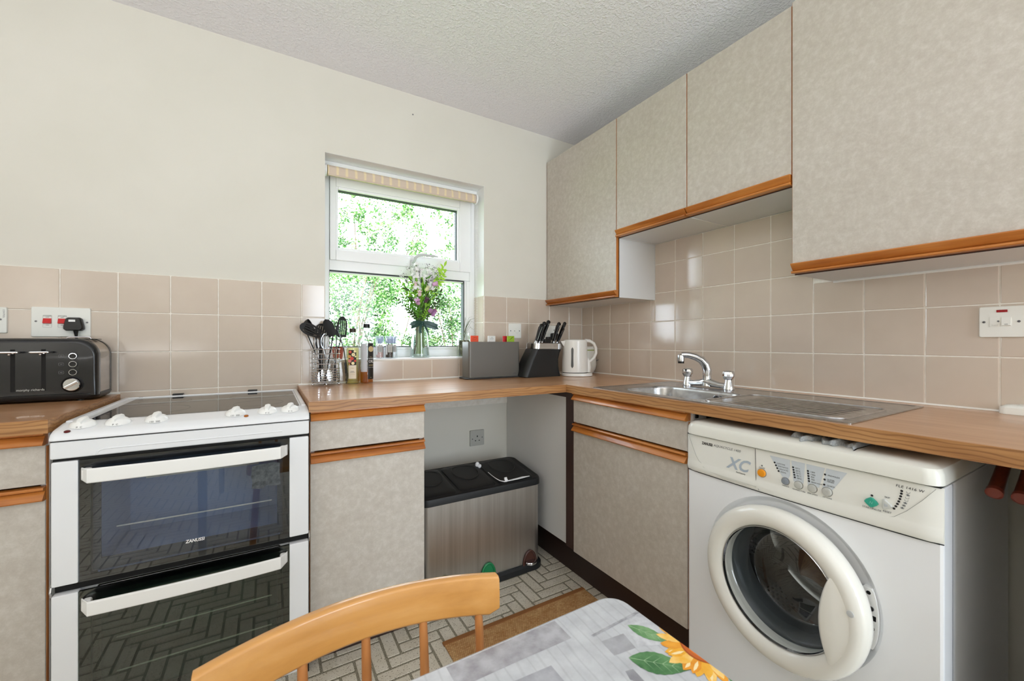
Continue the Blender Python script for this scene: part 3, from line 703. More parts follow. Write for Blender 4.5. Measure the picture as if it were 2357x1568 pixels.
# ================================================================== WASHING MACHINE (local frame: x 0..W left to right, front at y=0, towards viewer is -y)
W = .590
wm = Thing('washing_machine', 'white front-loading washing machine under the right-hand worktop', 'washing machine', (-.600, -1.2355, 0), -90)
DCx, DCz = .2855, .468
def front_with_hole(x0, x1, z0, z1, cx, cz, r, n=64):
    """flat front sheet with a round hole"""
    g = G(); V = []; N = n
    for i in range(N):
        a = 2*pi*i/N; V.append((cx+r*cos(a), 0, cz+r*sin(a)))
    for i in range(N):
        a = 2*pi*i/N; dx, dz = cos(a), sin(a); ts = []
        if dx > 1e-9: ts.append((x1-cx)/dx)
        if dx < -1e-9: ts.append((x0-cx)/dx)
        if dz > 1e-9: ts.append((z1-cz)/dz)
        if dz < -1e-9: ts.append((z0-cz)/dz)
        q = min(ts); V.append((cx+dx*q, 0, cz+dz*q))
    F = [(i, (i+1) % N, N+(i+1) % N, N+i) for i in range(N)]
    for (px, pz) in ((x0, z0), (x1, z0), (x1, z1), (x0, z1)):      # corner triangles
        a = atan2(pz-cz, px-cx) % (2*pi); i = int(a/(2*pi)*N); V.append((px, 0, pz)); F.append((N+i, len(V)-1, N+(i+1) % N))
    return g.add(V, F)
RD = .209
g = front_with_hole(.006, W-.006, .012, .683, DCx, DCz, RD)
R = []
for ins, y in ((.006, .0), (.0018, .002), (0, .006), (0, .53)):
    R.append([(x, y, z) for x, z in rrect(W/2, (.012+.800)/2, W-2*ins, .788, .004, 2)])
g.rings(R, False, True)
n = 64       # dished recess round the door
g.rings([[(DCx+r*cos(2*pi*i/n), y, DCz+r*sin(2*pi*i/n)) for i in range(n)] for r, y in ((RD, 0), (RD-.004, .003), (RD-.010, .010), (RD-.016, .013), (.160, .014))], False, False)
wm.add('casing', g, M_enamel)
wm.add('side_seam', G().box(W-.0003, W+.0012, .051, .0535, .02, .80), mat('casing_seam', '8d9094', .4))
for fx in (.05, W-.05):
    for fy in (.05, .48): wm.add('foot', G().lathe([(.02, 0), (.02, .012), (.01, .014)], c=(fx, fy, 0)), M_black)
# lid
g = G(); R = []
for ins, z in ((.004, .8025), (.001, .8035), (.0, .806), (.0015, .826), (.006, .8365), (.016, .8425), (.034, .845), (.06, .8445)):
    R.append([(x, y, z) for x, y in rrect(W/2, .255-.004, W+.002-2*ins, .54-2*ins, .028-ins*.2, 5)])
g.rings(R); wm.add('lid', g, mat('appliance_lid', 'e4e4dc', .25, coat=.3))
wm.add('lid_joint', G().box(.003, W-.003, -.0065, .2, .7998, .8028), M_gap, smooth=0)
# fascia: curved lower edge, proud of the casing
def zlow(x): return .6862-.0035*sin(pi*x/W)
g = G(); R = []
N = 28
for i in range(N+1):
    x = W*i/N; e = min(x, W-x); d = -.008 if e > .02 else -.008*sqrt(max(0, 1-((.02-e)/.02)**2))+.0
    zl = zlow(x); zh = .7995
    R.append([(x, .004, zl), (x, d+.003, zl), (x, d-.000, zl+.004), (x, d-.0028, zl+.016), (x, d-.0008, zl+.030), (x, d, zl+.036), (x, d, zh-.003), (x, d+.002, zh), (x, .004, zh)])
g.rings(R); wm.add('fascia', g, M_enamel2)
wm.add('fascia_joint', G().rings([[(W*i/N, .001-.0065*min(1, min(i, N-i)/1.5), zlow(W*i/N)-.0022+q) for i in range(N+1)] for q in (0, .0022)], False, False), M_gap, smooth=0)
M_line = mat('panel_line', '8b8c88', .5)
def ln(pts, r=.0006, m=M_line, nm='panel_outline'): return wm.add(nm, G().tube([(x, -.0082, z) for x, z in pts], r, 5, flat=(1, .6)), m)
ln([(.008, .797), (.022, .765), (.035, .736), (.045, .722), (.058, .714), (.08, .7105), (.15, .7085), (.222, .7075)])
ln([(.224, .7075), (.30, .7085), (.40, .7095), (.485, .7118), (.502, .713), (.515, .718), (.535, .737), (.56, .768), (.580, .797)])
ln([(.2195, .799), (.2205, .73), (.2215, .712), (.2235, .700), (.2265, .692), (.229, .6865)], .0010, M_gap, 'drawer_joint')
# detergent drawer recess
g = G(); R = []
for s in [i/16 for i in range(17)]:
    x = .058+(.222-.058)*s; h = .0165*min(1, s*2.3)**.6
    R.append([(x, -.0087, .7085-.0005), (x, -.0060, .7085-h*.35), (x, -.0072, .7085-h*.8), (x, -.0105, .7085-h)])
g.rings(R, False, False)
dr = wm.add('drawer_pull', g, mat('drawer_recess', 'c8c8bf', .45))
FY = -.0086
wm.text('lettering', 'ZANUSSI', .0115, (.0735, FY, .7805), M_black_print, sx=.78, bold=.0004)
wm.text('lettering', 'AQUACYCLE 1400', .0098, (.136, FY, .7815), M_grey_print, shear=.25, sx=1.0, space=1.05)
M_xc = mat('blue_grey_print', 'a9b5c1', .5)
wm.text('lettering', 'XC', .046, (.168, FY, .7405), M_xc, shear=.35, sx=.95, bold=.0011)
wm.text('lettering', 'XtraCapacity', .0055, (.178, FY-.0001, .7195), M_black_print, shear=.2, sx=.95)
g = G()
def quad(pts): g.poly([(x, FY+.0002, z) for x, z in pts])
quad([(.258, .7895), (.308, .7895), (.3085, .750), (.3035, .737), (.2925, .737)])
quad([(.311, .7893), (.343, .7893), (.3395, .737), (.3165, .737)])
quad([(.346, .789), (.386, .789), (.374, .737), (.349, .737)])
quad([(.389, .789), (.431, .789), (.399, .735), (.380, .735)])
wm.add('printed_panel', g, mat('pale_blue_print', 'c6cdd3', .45), smooth=0, kind='stuff')
def button(x, z, r, c, nm='button', lab=None, h=.006):
    wm.add(nm+'_surround', G().lathe([(r*1.16, 0), (r*1.16, .0006)], n=28, M=T3(x, FY+.0004, z) @ RX(90)), mat('btn_rim_'+c, '9a9a94', .4))
    return wm.add(nm, G().lathe([(r, 0), (r, h*.6), (r*.9, h*.9), (r*.6, h*1.02), (.0004, h*.95)], n=28, M=T3(x, FY, z) @ RX(90)), mat('btn_'+c, c, .3), label=lab)
button(.2375, .7365, .0105, 'e8951c', lab='orange on/off button')
button(.2975, .7315, .0088, '858b93'); button(.3285, .7305, .0092, 'b9b9b3'); button(.3595, .7315, .0096, 'b9b9b3'); button(.391, .733, .0100, 'b9b9b3')
g = G(); R = []
for s, y in ((1, 0), (1, -.003), (.9, -.0052), (.6, -.0058)):
    R.append([(.4765+s*a, FY+y, .7365+s*b_) for a, b_ in ((-.0125, .001), (-.0095, .0052), (-.002, .0108), (.002, .0108), (.0095, .0048), (.0125, 0), (.0125, -.001), (.0095, -.0052), (.002, -.0108), (-.002, -.0108), (-.0095, -.0048), (-.0125, -.001))])
g.rings(R); wm.add('button', g, mat('btn_green', '35a18a', .3), label='green diamond start button')
g = G(); R = []
for s, y in ((1, 0), (1, -.003), (.85, -.005), (.5, -.0055)):
    R.append([(.5035+s*a, FY+y, .7395+s*b_) for a, b_ in ((-.0075, .010), (-.003, .0115), (.0085, .002), (.0095, -.001), (.0075, -.003), (-.003, -.0105), (-.0065, -.0105), (-.0078, -.007))])
g.rings(R); wm.add('button', g, mat('btn_tri', 'c7c9c5', .3), label='pale triangular reset button')
DOT = G()
def dots(ps, r=.0024):
    for x, z in ps: DOT.lathe([(r, 0), (r, .0003)], n=12, M=T3(x, FY+.0001, z) @ RX(90))
L1 = [(.2705+.0033*i, .7735-.0067*i) for i in range(4)]; L2 = [(.3155+.001*i, .7725-.0062*i) for i in range(5)]; L3 = [(.3495+.0006*i, .7722-.0062*i) for i in range(5)]
L4 = [(.3865-.0009*i, .7735-.0125*i) for i in range(3)]; L5 = [(.5275-.0004*i-.0002*i*i, .7775-.006*i) for i in range(8)]
dots(L1+L2+L3+L4+L5+[(.477, .7515)]); wm.add('indicator_dots', DOT, M_black_print, smooth=0, kind='stuff')
for (x, z), s in zip(L1, ('COTTONS', 'SYNTHETICS', 'DELICATES', 'WOOL')): wm.text('lettering', s, .0052, (x+.0048, FY, z-.0008), M_grey_print, align='LEFT', sx=.85)
for (x, z), s in zip(L2, ('90°C', '60°C', '50°C', '40°C', '30°C')): wm.text('lettering', s, .0054, (x+.005, FY, z-.0008), M_grey_print, align='LEFT')
for (x, z), s in zip(L3, ('1400', '1200', '900', '700', 'RINSE HOLD')): wm.text('lettering', s, .0054 if s != 'RINSE HOLD' else .0042, (x+.005, FY, z-.0008), M_grey_print, align='LEFT')
for (x, z), s in zip(L4, ('PREWASH', 'SUPER\nRINSE', 'QUICK')): wm.text('lettering', s, .0054, (x+.0055, FY, z-.0006), M_grey_print, align='LEFT', line=.8)
for x, z, s, q in ((.2975, .7185, 'FABRICS', .0046), (.3285, .7165, 'TEMPERATURE', .0046), (.3595, .7170, 'SPIN SPEED', .0046), (.391, .7180, 'OPTIONS', .0046), (.4765, .7220, 'START/PAUSE', .0056), (.5035, .7240, 'RESET', .0056), (.5035, .7555, 'SKIP', .0050), (.2375, .7505, 'ON/OFF', .0044)):
    wm.text('lettering', s, q, (x, FY, z), M_grey_print)
wm.text('lettering', 'FLE 1416 W', .0078, (.540, FY, .7865), M_black_print, sx=1.05, space=1.1, shear=.15)
g = G()
for i, (x, z) in enumerate(L5[:-1]):
    cxx = x+.0105
    g.tube([(cxx-.0028, FY, z+.0014), (cxx-.0024, FY, z-.0016), (cxx+.0024, FY, z-.0016), (cxx+.0028, FY, z+.0014)], .0003, 4)
    if i in (1, 4, 5, 6): g.lathe([(.0019, 0), (.0019, .0002)], n=8, M=T3(cxx, FY+.0001, z+.0002) @ RX(90))
g.lathe([(.0022, 0), (.0022, .0003)], n=8, M=T3(.2375, FY+.0001, .7565) @ RX(90))
wm.add('programme_symbols', g, M_grey_print, kind='stuff')
wm.text('button_symbol', 'N', .009, (.4765, FY-.0060, .7365), mat('btn_symbol', '7fc4b4', .4), sx=.9, shear=.3)
wm.text('button_symbol', 'DI', .0075, (.5025, FY-.0057, .739), M_xc, sx=.8)
# door
def ringprof(pr, nm, m, cx=DCx, cz=DCz, parent=None, n=72, sm=50, cap=False):
    return wm.add(nm, G().rings([[(cx+r*cos(2*pi*i/n), y, cz+r*sin(2*pi*i/n)) for i in range(n)] for r, y in pr], cap, cap), m, parent=parent, smooth=sm)
M_door = mat('door_plastic', 'e6e4dc', .22, coat=.3)
door = ringprof([(.189, .006), (.195, -.004), (.199, -.022), (.197, -.036), (.190, -.046), (.176, -.051), (.162, -.049), (.152, -.043), (.1475, -.034), (.1465, -.020), (.1465, .004)], 'door', M_door)
ringprof([(.1475, -.036), (.1452, -.038), (.1440, -.030)], 'glass_seal', M_chrome, parent=door)
M_bowl = thin_glass('door_glass', (.92, .95, .96), .03)
ringprof([(.1462, -.034), (.140, -.026), (.130, -.002), (.1225, .03), (.118, .055), (.110, .068), (.07, .078), (.001, .082)], 'glass_bowl', M_bowl, parent=door, cap=False)
ringprof([(.160, .006), (.150, .012), (.141, .03), (.132, .05), (.130, .075)], 'gasket', mat('door_gasket', '4a4e50', .25))
# drum with perforations and a lifter
M_drum = mat('drum_steel', 'a4a7a9', .25, metal=1)
ringprof([(.131, .075), (.138, .077), (.215, .085), (.222, .10), (.222, .36), (.20, .375), (.001, .38)], 'drum', M_drum)
g = G()
for a in range(70, 250, 5):
    for k in range(14):
        aa = radians(a+(2.5 if k % 2 else 0)); y = .11+k*.012; r = .2195
        c, s = cos(aa), sin(aa)
        V = [(DCx+r*c-s*.0034*cos(q), y+.0034*sin(q), DCz+r*s+c*.0034*cos(q)) for q in [2*pi*j/8 for j in range(8)]]
        g.poly(V)
wm.add('drum_holes', g, M_gap, smooth=0, kind='stuff')
g = G()
for a0 in (215, 335, 95):
    a0 = radians(a0); R = []; g = G()
    for y in (.10, .16, .22, .28, .34):
        R.append([(DCx+r*cos(a0+da), y, DCz+r*sin(a0+da)) for r, da in ((.221, -.22), (.195, -.10), (.160, -.03), (.156, .0), (.160, .03), (.195, .10), (.221, .22))])
    g.rings(R); wm.add('drum_lifter', g, M_drum)
# crescent grip over the right of the window
g = G(); R = []
for i in range(25):
    s = i/24; z = DCz+.093-.200*s; e = sin(pi*s)**.75
    xl = DCx+.130-.019*e; xr = DCx+.137+.038*e; zz2 = z
    dy = -.050-.010*e
    R.append([(xl-.002, -.036, zz2), (xl, dy+.004, zz2), (xl+.006*e+.001, dy, zz2), ((xl+xr)/2, dy+.004*e, zz2), (xr-.004*e-.001, dy+.009*e+.001, zz2), (xr, -.049, zz2), (xr, -.036, zz2)])
g.rings(R); wm.add('door_grip', g, M_door, parent=door, smooth=60)
wm.add('door_rivet', G().lathe([(.007, 0), (.007, .0012), (.0055, .0018), (.0004, .0018)], n=20, M=T3(DCx+.172, -.0508, DCz+.035) @ RX(90)), mat('rivet_grey', 'c9cccd', .4), parent=door)
# the door stands slightly ajar, hinged on its left
P_ = (DCx-.19, 0, 0); door.matrix_local = T3(P_[0]+.007, 0, -.005) @ RZ(-3.6) @ T3(-P_[0], 0, 0)
# latch plate on the recess
g = G(); pts = [(.458, .537), (.474, .538), (.4785, .530), (.482, .515), (.4855, .490), (.487, .465), (.4855, .440), (.482, .418), (.476, .402), (.458, .400)]
g.prism(pts, 'y', -.0015, .016)
lp = wm.add('latch_plate', g, mat('latch_white', 'f0f1f0', .3), smooth=20)
for z, r in ((.527, .0042),): wm.add('latch_hole', G().lathe([(r, 0), (r, .0006)], n=16, M=T3(.4685, -.0014, z) @ RX(90)), M_gap, parent=lp)
for x, z in ((.4735, .493), (.4745, .449)): wm.add('latch_screw', G().lathe([(.0052, 0), (.0048, .0022), (.0015, .0026), (.0004, .001)], n=16, M=T3(x, -.0014, z) @ RX(90)), M_dsteel, parent=lp)
wm.add('latch_slot', G().box(.4705, .482, -.0020, .0, .4675, .4785), M_gap, parent=lp, smooth=0)

# ================================================================== THINGS ON THE WORKTOPS
ZW = .9003
# ---- toaster
t = Thing('toaster', 'black and brushed steel four-slice toaster left of the cooker', 'toaster', (-2.455, -.10, ZW))
HX, HY = .187, .082
M_tside = mat_noise('toaster_steel', [(.3, 'a89d92'), (.7, 'bdb2a6')], 30, .33, map_scale=(1, .08, 1), metal=1)
M_tblk = mat('toaster_black', '17181a', .24, coat=.2)
g = G(); R = []
def tprof(s, zt=.206, zb=.022, r=.055, n=8):
    """toaster silhouette in x-z, rounded top corners"""
    P = [(-HX*s, zb)]
    P += [(-HX*s+r*(1-cos(pi/2*i/n)), zt-r+r*sin(pi/2*i/n)) for i in range(n+1)]
    P += [(HX*s-r+r*sin(pi/2*i/n), zt-r+r*cos(pi/2*i/n)) for i in range(n+1)]
    P += [(HX*s, zb)]; return P
g.rings([[(x, y, z) for x, z in tprof(1)] for y in (-.058, .058)])
t.add('steel_wrap', g, M_tside)
g = G(); R = []
for y, s, zt in ((-.052, 1.006, .2075), (-.066, 1.006, .2075), (-.075, .995, .204), (-.080, .975, .198), (-.0815, .95, .19), (-.0815, .7, .14)):
    R.append([(x, y, z) for x, z in tprof(s, zt, .018, .055*min(1, s))])
g.rings(R); front = t.add('front_panel', g, M_tblk)
g = G(); R = []
for y, s, zt in ((.052, 1.006, .2075), (.066, 1.006, .2075), (.075, .995, .204), (.080, .97, .198), (.0815, .7, .14)): R.append([(x, y, z) for x, z in tprof(s, zt, .018, .055*min(1, s))])
g.rings(R); t.add('rear_panel', g, M_tblk)
g = G(); R = []
for z, e in ((0.004, -.010), (.008, -.002), (.016, .002), (.024, .002), (.026, -.002)): R.append([(x, y, z) for x, y in rrect(0, 0, 2*(HX+e), 2*(HY+e), .03, 5)])
g.rings(R); t.add('base', g, M_black)
for x in (-.14, .14):
    for y in (-.055, .055): t.add('foot', G().lathe([(.009, 0), (.009, .005)], c=(x, y, 0), n=12), M_black)
for x in (-.10, .10):
    for y in (-.028, .028): t.add('toast_slot', G().box(x-.067, x+.067, y-.014, y+.014, .2045, .2064), M_gap)
t.add('warming_rail', G().tube([(.085, .02, .206), (.087, .02, .2115), (.095, .02, .2125), (.135, .02, .2125), (.143, .02, .2115), (.145, .02, .206)], .0028, 8), M_chrome)
FYt = -.0816
for x in (-.005, .062):
    sl = t.add('lever_slot', G().box(x-.0052, x+.0052, FYt-.0003, FYt+.002, .038, .172, .0003, 1), M_gap, parent=front)
    g = G(); R = []
    for s, z in ((.9, .1600), (1, .1615), (1, .1640), (.9, .1655)): R.append([(x-.004+a*s, FYt-.014+b_*s, z) for a, b_ in rrect(0, 0, .050, .018, .007, 4)])
    g.rings(R); g.box(x-.004, x+.004, FYt-.006, FYt+.001, .158, .164)
    lv = t.add('lever', g, M_chrome)
    t.add('lever_cap', G().box(x+.014, x+.024, FYt-.021, FYt-.006, .1603, .1653, .002), M_black, parent=lv)
    t.add('lever_stop', G().ball((x-.004, FYt-.010, .156), .0042, n=10), M_chrome, parent=lv)
for z in (.149, .1225, .0955):
    b_ = t.add('push_button', G().lathe([(.0108, 0), (.0108, .0022), (.0088, .003), (.0082, .0018), (.0004, .0016)], n=28, M=T3(.1295, FYt, z) @ RX(90)), M_black)
    g = G(); g.rings([[(.1295+r*cos(2*pi*i/32), y, z+r*sin(2*pi*i/32)) for i in range(32)] for r, y in ((.0098, FYt-.0020), (.0097, FYt-.0032), (.0084, FYt-.0032), (.0083, FYt-.0020))], False, False)
    t.add('button_ring', g, M_chrome, parent=b_)
    g = G(); g.tube([(.102+a, FYt-.0002, z+b2) for a, b2 in rrect(0, 0, .012, .009, .002, 2)], .0003, 4, closed=True); g.box(.099, .105, FYt-.0004, FYt, z-.0006, z+.0006)
    t.add('button_symbol', g, mat('toaster_print', '8a8a8c', .5))
    g = G(); g.tube([(-.0445+a, FYt-.0002, z+b2) for a, b2 in rrect(0, 0, .010, .009, .002, 2)], .0003, 4, closed=True); t.add('button_symbol', g, bpy.data.materials['toaster_print'])
g = G().lathe([(.026, 0), (.026, .004), (.0235, .006), (.0215, .004), (.020, .003)], n=36, M=T3(.1285, FYt, .0555) @ RX(90)); dk = t.add('dial_surround', g, M_black)
g = G().lathe([(.0205, .002), (.0205, .010), (.0190, .0118), (.0004, .012)], n=36, M=T3(.1285, FYt, .0555) @ RX(90))
g.box(-.0195, .0195, -.0045, .0045, .010, .0175, .002, M=T3(.1285, FYt, .0555) @ RX(90) @ RZ(33)); t.add('browning_dial', g, M_chrome, parent=dk)
t.text('lettering', 'morphy richards', .0098, (.0335, FYt-.0004, .0425), M_chrome, sx=.95)
t.add('serial_label', G().box(.1868, .1876, -.052, .022, .142, .162), mat('label_silver', 'b9b2aa', .5), smooth=0)

# ---- sockets and switches: local x right, z up, front towards -y
def screw(t, x, z, p, r=.0032, d=-.0095): t.add('screw', G().lathe([(r, 0), (r*.9, .0012), (.0004, .0014)], n=14, M=T3(x, d, z) @ RX(90)), M_dsteel, parent=p); t.add('screw_slot', G().box(-r*.75, r*.75, -.0003, .0003, .0012, .0017, M=T3(x, d, z) @ RX(90) @ RZ(35)), M_gap, parent=p, smooth=0)
def plate(name, label, cat, loc, rz, w, h, m=M_plate, th=.0095):
    t = Thing(name, label, cat, loc, rz); g = G(); R = []
    for e, y in ((0, 0), (0, -th+.003), (.0008, -th+.0008), (.0025, -th)): R.append([(x, y, z) for x, z in rrect(0, 0, w-2*e, h-2*e, .004, 3)])
    g.rings(R, False, True); return t, t.add('face_plate', g, m)
t, p = plate('cooker_switch', 'white double cooker switch plate with two red rockers above the toaster', 'switch', (-2.4035, -.0045, 1.1665), 0, .149, .1045)
screw(t, -.0625, .0015, p)
for x, s in ((-.0345, 'COOKER\nOFF'), (.0025, 'KITCHEN\nOFF')):
    t.add('rocker_frame', G().tube([(x+a, -.0097, .002+b_) for a, b_ in rrect(0, 0, .0215, .043, .001, 1)], .0004, 4, closed=True), mat('plate_shadow', 'b9b9b2', .5), parent=p)
    g = G(); g.prism([(-.0095, .0125), (-.0125, .0105), (-.0175, -.0045), (-.0095, -.0065)], 'x', x-.0100, x+.0100); t.add('rocker', g, M_red)
    t.text('lettering', s, .0048, (x, -.0098, .0185), M_black_print, line=.9); t.text('lettering', 'ON', .0048, (x, -.0098, -.0115), M_black_print)
screw(t, .066, .0, p)
pl = Thing('mains_plug', 'black mains plug of the toaster pushed into the cooker switch plate', 'plug', (-2.3675, -.014, 1.158))
g = G(); R = []
for y, s in ((.0, .86), (-.003, .96), (-.012, 1.0), (-.022, .95), (-.026, .84)):
    P = [(-.0205, .021), (-.015, .0255), (.015, .0255), (.0205, .021), (.0265, -.008), (.026, -.017), (.020, -.0225), (-.020, -.0225), (-.026, -.017), (-.0265, -.008)]
    R.append([(a*s, y, b_*s) for a, b_ in P])
g.rings(R); pl.add('body', g, M_black, smooth=50)
pl.add('fuse_label', G().box(-.0105, .0065, -.0264, -.0258, .0095, .017), M_white_print, smooth=0)
pl.add('cord', G().tube([(.004, -.012, -.021), (.0045, -.012, -.03), (.005, -.012, -.040)], [.0075, .0055, .0042], 12).tube([(.005, -.012, -.039), (.006, -.010, -.07), (.004, .004, -.12), (.0, .008, -.2), (-.02, .008, -.245)], .0036, 10), M_black)
t, p = plate('light_switch', 'white switch plate cut by the left edge, beside the cooker switch', 'switch', (-2.578, -.0045, 1.170), 0, .088, .088); screw(t, .030, .002, p); screw(t, -.030, .002, p)
t.add('rocker', G().box(-.006, .006, -.0125, -.0095, -.012, .012, .0012), M_plate)
t.text('lettering', 'CONTROL', .006, (.0375, -.0098, .022), M_grey_print, rot=(90, 90, 0))
t, p = plate('fused_switch', 'small white fused switch on the tiles above the grey board case', 'switch', (-.5215, -.0045, 1.1605), 0, .0865, .0865); screw(t, -.030, .0, p); screw(t, .030, .0, p)
t.add('fuse_cover', G().box(-.0205, -.0025, -.0108, -.0095, -.0165, .0165, .0008), M_plate, parent=None); t.add('fuse_screw', G().lathe([(.0026, 0), (.0022, .001)], n=10, M=T3(-.0035, -.0108, -.0005) @ RX(90)), M_dsteel)
t.add('rocker', G().box(.0045, .0215, -.0155, -.0095, -.0135, .0135, .002), M_plate)
t, p = plate('wall_socket', 'white double socket half hidden behind the black knife handles', 'socket', (-.2745, -.0045, 1.1545), 0, .146, .0865)
for x in (-.037, .037):
    for a, b_, w_, h_ in ((x, .014, .004, .008), (x-.011, -.008, .0065, .004), (x+.011, -.008, .0065, .004)): t.add('pin_hole', G().box(a-w_/2, a+w_/2, -.0099, -.009, b_-h_/2, b_+h_/2), M_gap, parent=p, smooth=0)
kp = Thing('mains_plug', 'black plug in the double socket behind the knife block', 'plug', (-.2445, -.014, 1.128))
kp.add('body', G().box(-.024, .024, -.028, 0, -.022, .022, .008, 3), M_black)
t, p = plate('heater_switch', 'white fused switch with red neon lamp on the tiles at the right edge', 'switch', (-.0045, -1.8055, 1.1525), -90, .0865, .0865)
t.o.scale = (1, 1, 1)
screw(t, -.0335, .0, p); screw(t, .0305, .0, p)
t.add('neon_lamp', G().box(-.010, .0105, -.0112, -.0095, .0265, .0335, .0008), mat('neon_red', '9c0f18', .2), parent=None)
t.add('fuse_cover', G().box(-.0225, -.0035, -.0108, -.0095, -.014, .0145, .0008), M_plate); t.add('fuse_screw', G().lathe([(.0024, 0), (.002, .001)], n=10, M=T3(-.0065, -.0108, .0015) @ RX(90)), M_dsteel)
t.add('rocker', G().prism([(-.0095, .0130), (-.0105, .0130), (-.0155, -.0105), (-.0095, -.0115)], 'x', .0, .0165), M_plate)
t.text('lettering', 'fused', .0055, (-.013, -.0111, -.0095), mat('emboss_print', 'cfcfca', .5)); t.text('lettering', 'on', .006, (.0085, -.0150, -.0070), M_grey_print, rot=(78, 0, 0))
t, p = plate('wall_socket', 'grey single socket low on the wall behind the recycling bin', 'socket', (-.7655, 0, .5575), 0, .087, .087, M_plate_old)
screw(t, -.030, -.004, p); screw(t, .030, .001, p)
for a, b_, w_, h_ in ((0, .009, .0055, .009), (-.0115, -.0145, .007, .0045), (.0115, -.0145, .007, .0045)): t.add('pin_hole', G().box(a-w_/2, a+w_/2, -.0100, -.009, b_-h_/2, b_+h_/2), M_gap, parent=p, smooth=0)

# ---- extension lead block at the right end
t = Thing('extension_lead', 'white plastic extension block lying against the tiles at the right edge', 'extension lead', (-.032, -1.93, ZW))
g = G(); R = []
for z, e in ((0, .001), (.003, 0), (.018, .001), (.024, .008), (.026, .016)): R.append([(x, y, z) for x, y in rrect(0, 0, .05-2*e, .25-2*e*1.2, .012, 3)])
g.rings(R); t.add('body', g, M_plate)
for y in (-.07, .0, .07): t.add('socket_face', G().box(-.017, .017, y-.022, y+.022, .025, .0268, .001), M_plate)

# ---- utensil pot
UX, UY = -1.5485, -.062
t = Thing('utensil_holder', 'chrome wire utensil holder on ball feet, left of the oil bottles', 'utensil holder', (UX, UY, ZW))
def oval(rx, ry, z, n=40): return [(rx*cos(2*pi*i/n), ry*sin(2*pi*i/n), z) for i in range(n)]
for i, z in enumerate((.163, .142, .119, .097, .075, .063, .052, .041, .030, .019)):
    t.add('wire_ring', G().tube(oval(.0585, .044, z), .0017, 6, closed=True), M_chrome)
for a in range(0, 360, 45):
    c, s = cos(radians(a)), sin(radians(a)); t.add('upright', G().tube([(.0565*c, .042*s, .012), (.0565*c, .042*s, .164)], .0015, 6), M_chrome)
g = G(); g.tube(oval(.056, .042, .0125), .0016, 6, closed=True)
for k in range(-3, 4): yy = .042*sqrt(1-(k/4)**2); g.tube([(.056*k/4, -yy, .0115), (.056*k/4, yy, .0115)], .0013, 6)
t.add('wire_base', g, M_chrome, kind='stuff')
for a in (200, 268, 335, 90): t.add('ball_foot', G().ball((.058*cos(radians(a)), .043*sin(radians(a)), .0055), .0055, n=12), M_chrome)
def utensil(name, label, head, hm, p0, p1, m0=M_blackm, m1=None, r=.005, flat=(1, .45)):
    """p0 foot in the pot, p1 neck at the head"""
    t = Thing(name, label, 'utensil', p0); a, b = Vector(p0), Vector(p1); n = b-a
    m = a+n*.62
    t.add('handle', G().tube([a, a+n*.3, m], [r*.8, r*1.1, r*.8], 8, flat=flat), m1 or m0, w=True)
    t.add('neck', G().tube([m-n*.03, b], [r*.55, r*.5], 8), m0, w=True)
    head.v = [tuple(Vector(q)) for q in head.v]; t.add('head', head, hm, w=True); return t
# ladle: bowl facing right, seen from the side
g = G(); M = T3(-1.606, -.05, 1.163) @ RY(68) @ RX(18); n = 24
g.rings([[(.0375*sin(a)*cos(2*pi*i/n), .0375*sin(a)*sin(2*pi*i/n), -.034*cos(a)) for i in range(n)] for a in [pi/2*k/8 for k in range(1, 9)]], True, False, M=M)
g.rings([[((.0375-.0022)*sin(a)*cos(2*pi*i/n), (.0375-.0022)*sin(a)*sin(2*pi*i/n), -.032*cos(a)) for i in range(n)] for a in [pi/2*k/8 for k in range(1, 9)]], True, False, M=M)
utensil('ladle', 'black nylon ladle with deep round bowl at the back of the utensil holder', g, M_blackm, (-1.545, -.055, .93), (-1.622, -.052, 1.128), M_blackm, M_chrome)
def paddle(w, l, th, slots=0, curve=.0, taper=.7, holes=None):
    """flat head in x-z plane, base at origin, growing up z"""
    g = G(); n = 14
    def outl(k): s = k/n; return w/2*min(1, (taper+(1-taper)*min(1, s*2)))*(sqrt(max(0, 1-((s-.55)/.45)**2)) if s > .55 else 1)
    if not slots:
        R = []
        for k in range(n+1):
            s = k/n; z = l*s; hw = max(outl(k) if k < n else .0008, .0008); y = curve*(s**2)
            R.append([(-hw, y, z), (-hw*.5, y+th*.9+curve*.15, z), (0, y+th+curve*.2, z), (hw*.5, y+th*.9+curve*.15, z), (hw, y, z), (hw*.5, y+curve*.15, z), (0, y+curve*.2, z), (-hw*.5, y+curve*.15, z)])
        return g.rings(R)
    # slotted: solid top and bottom, bars between
    bars = slots+1; z0, z1 = l*.12, l*.80
    def slab(za, zb, xa=None, xb=None):
        R = []
        for q in range(7):
            z = za+(zb-za)*q/6; s = z/l; k = s*n; hw = max(outl(k), .0008); y = curve*(s**2)
            a = -hw if xa is None else xa*hw; b = hw if xb is None else xb*hw
            R.append([(a, y, z), (b, y, z), (b, y+th, z), (a, y+th, z)])
        g.rings(R)
    slab(0, z0); slab(z1, l*.9995)
    for i in range(bars):
        c = -1+2*(i+.5)/bars; hw = 1/bars*.52 if 0 < i < bars-1 else 1/bars*.75
        a, b = c-hw, c+hw
        if i == 0: a = -1
        if i == bars-1: b = 1
        slab(z0, z1, a, b)
    return g
g = paddle(.052, .096, .0022, 4, .008); g.v = [tuple(T3(-1.572, -.085, 1.128) @ RY(-64) @ RX(22) @ Vector(p)) for p in g.v]
utensil('slotted_spoon', 'black slotted spoon tilted left over the front of the utensil holder', g, M_blackm, (-1.571, -.078, .922), (-1.574, -.083, 1.132), r=.0065)
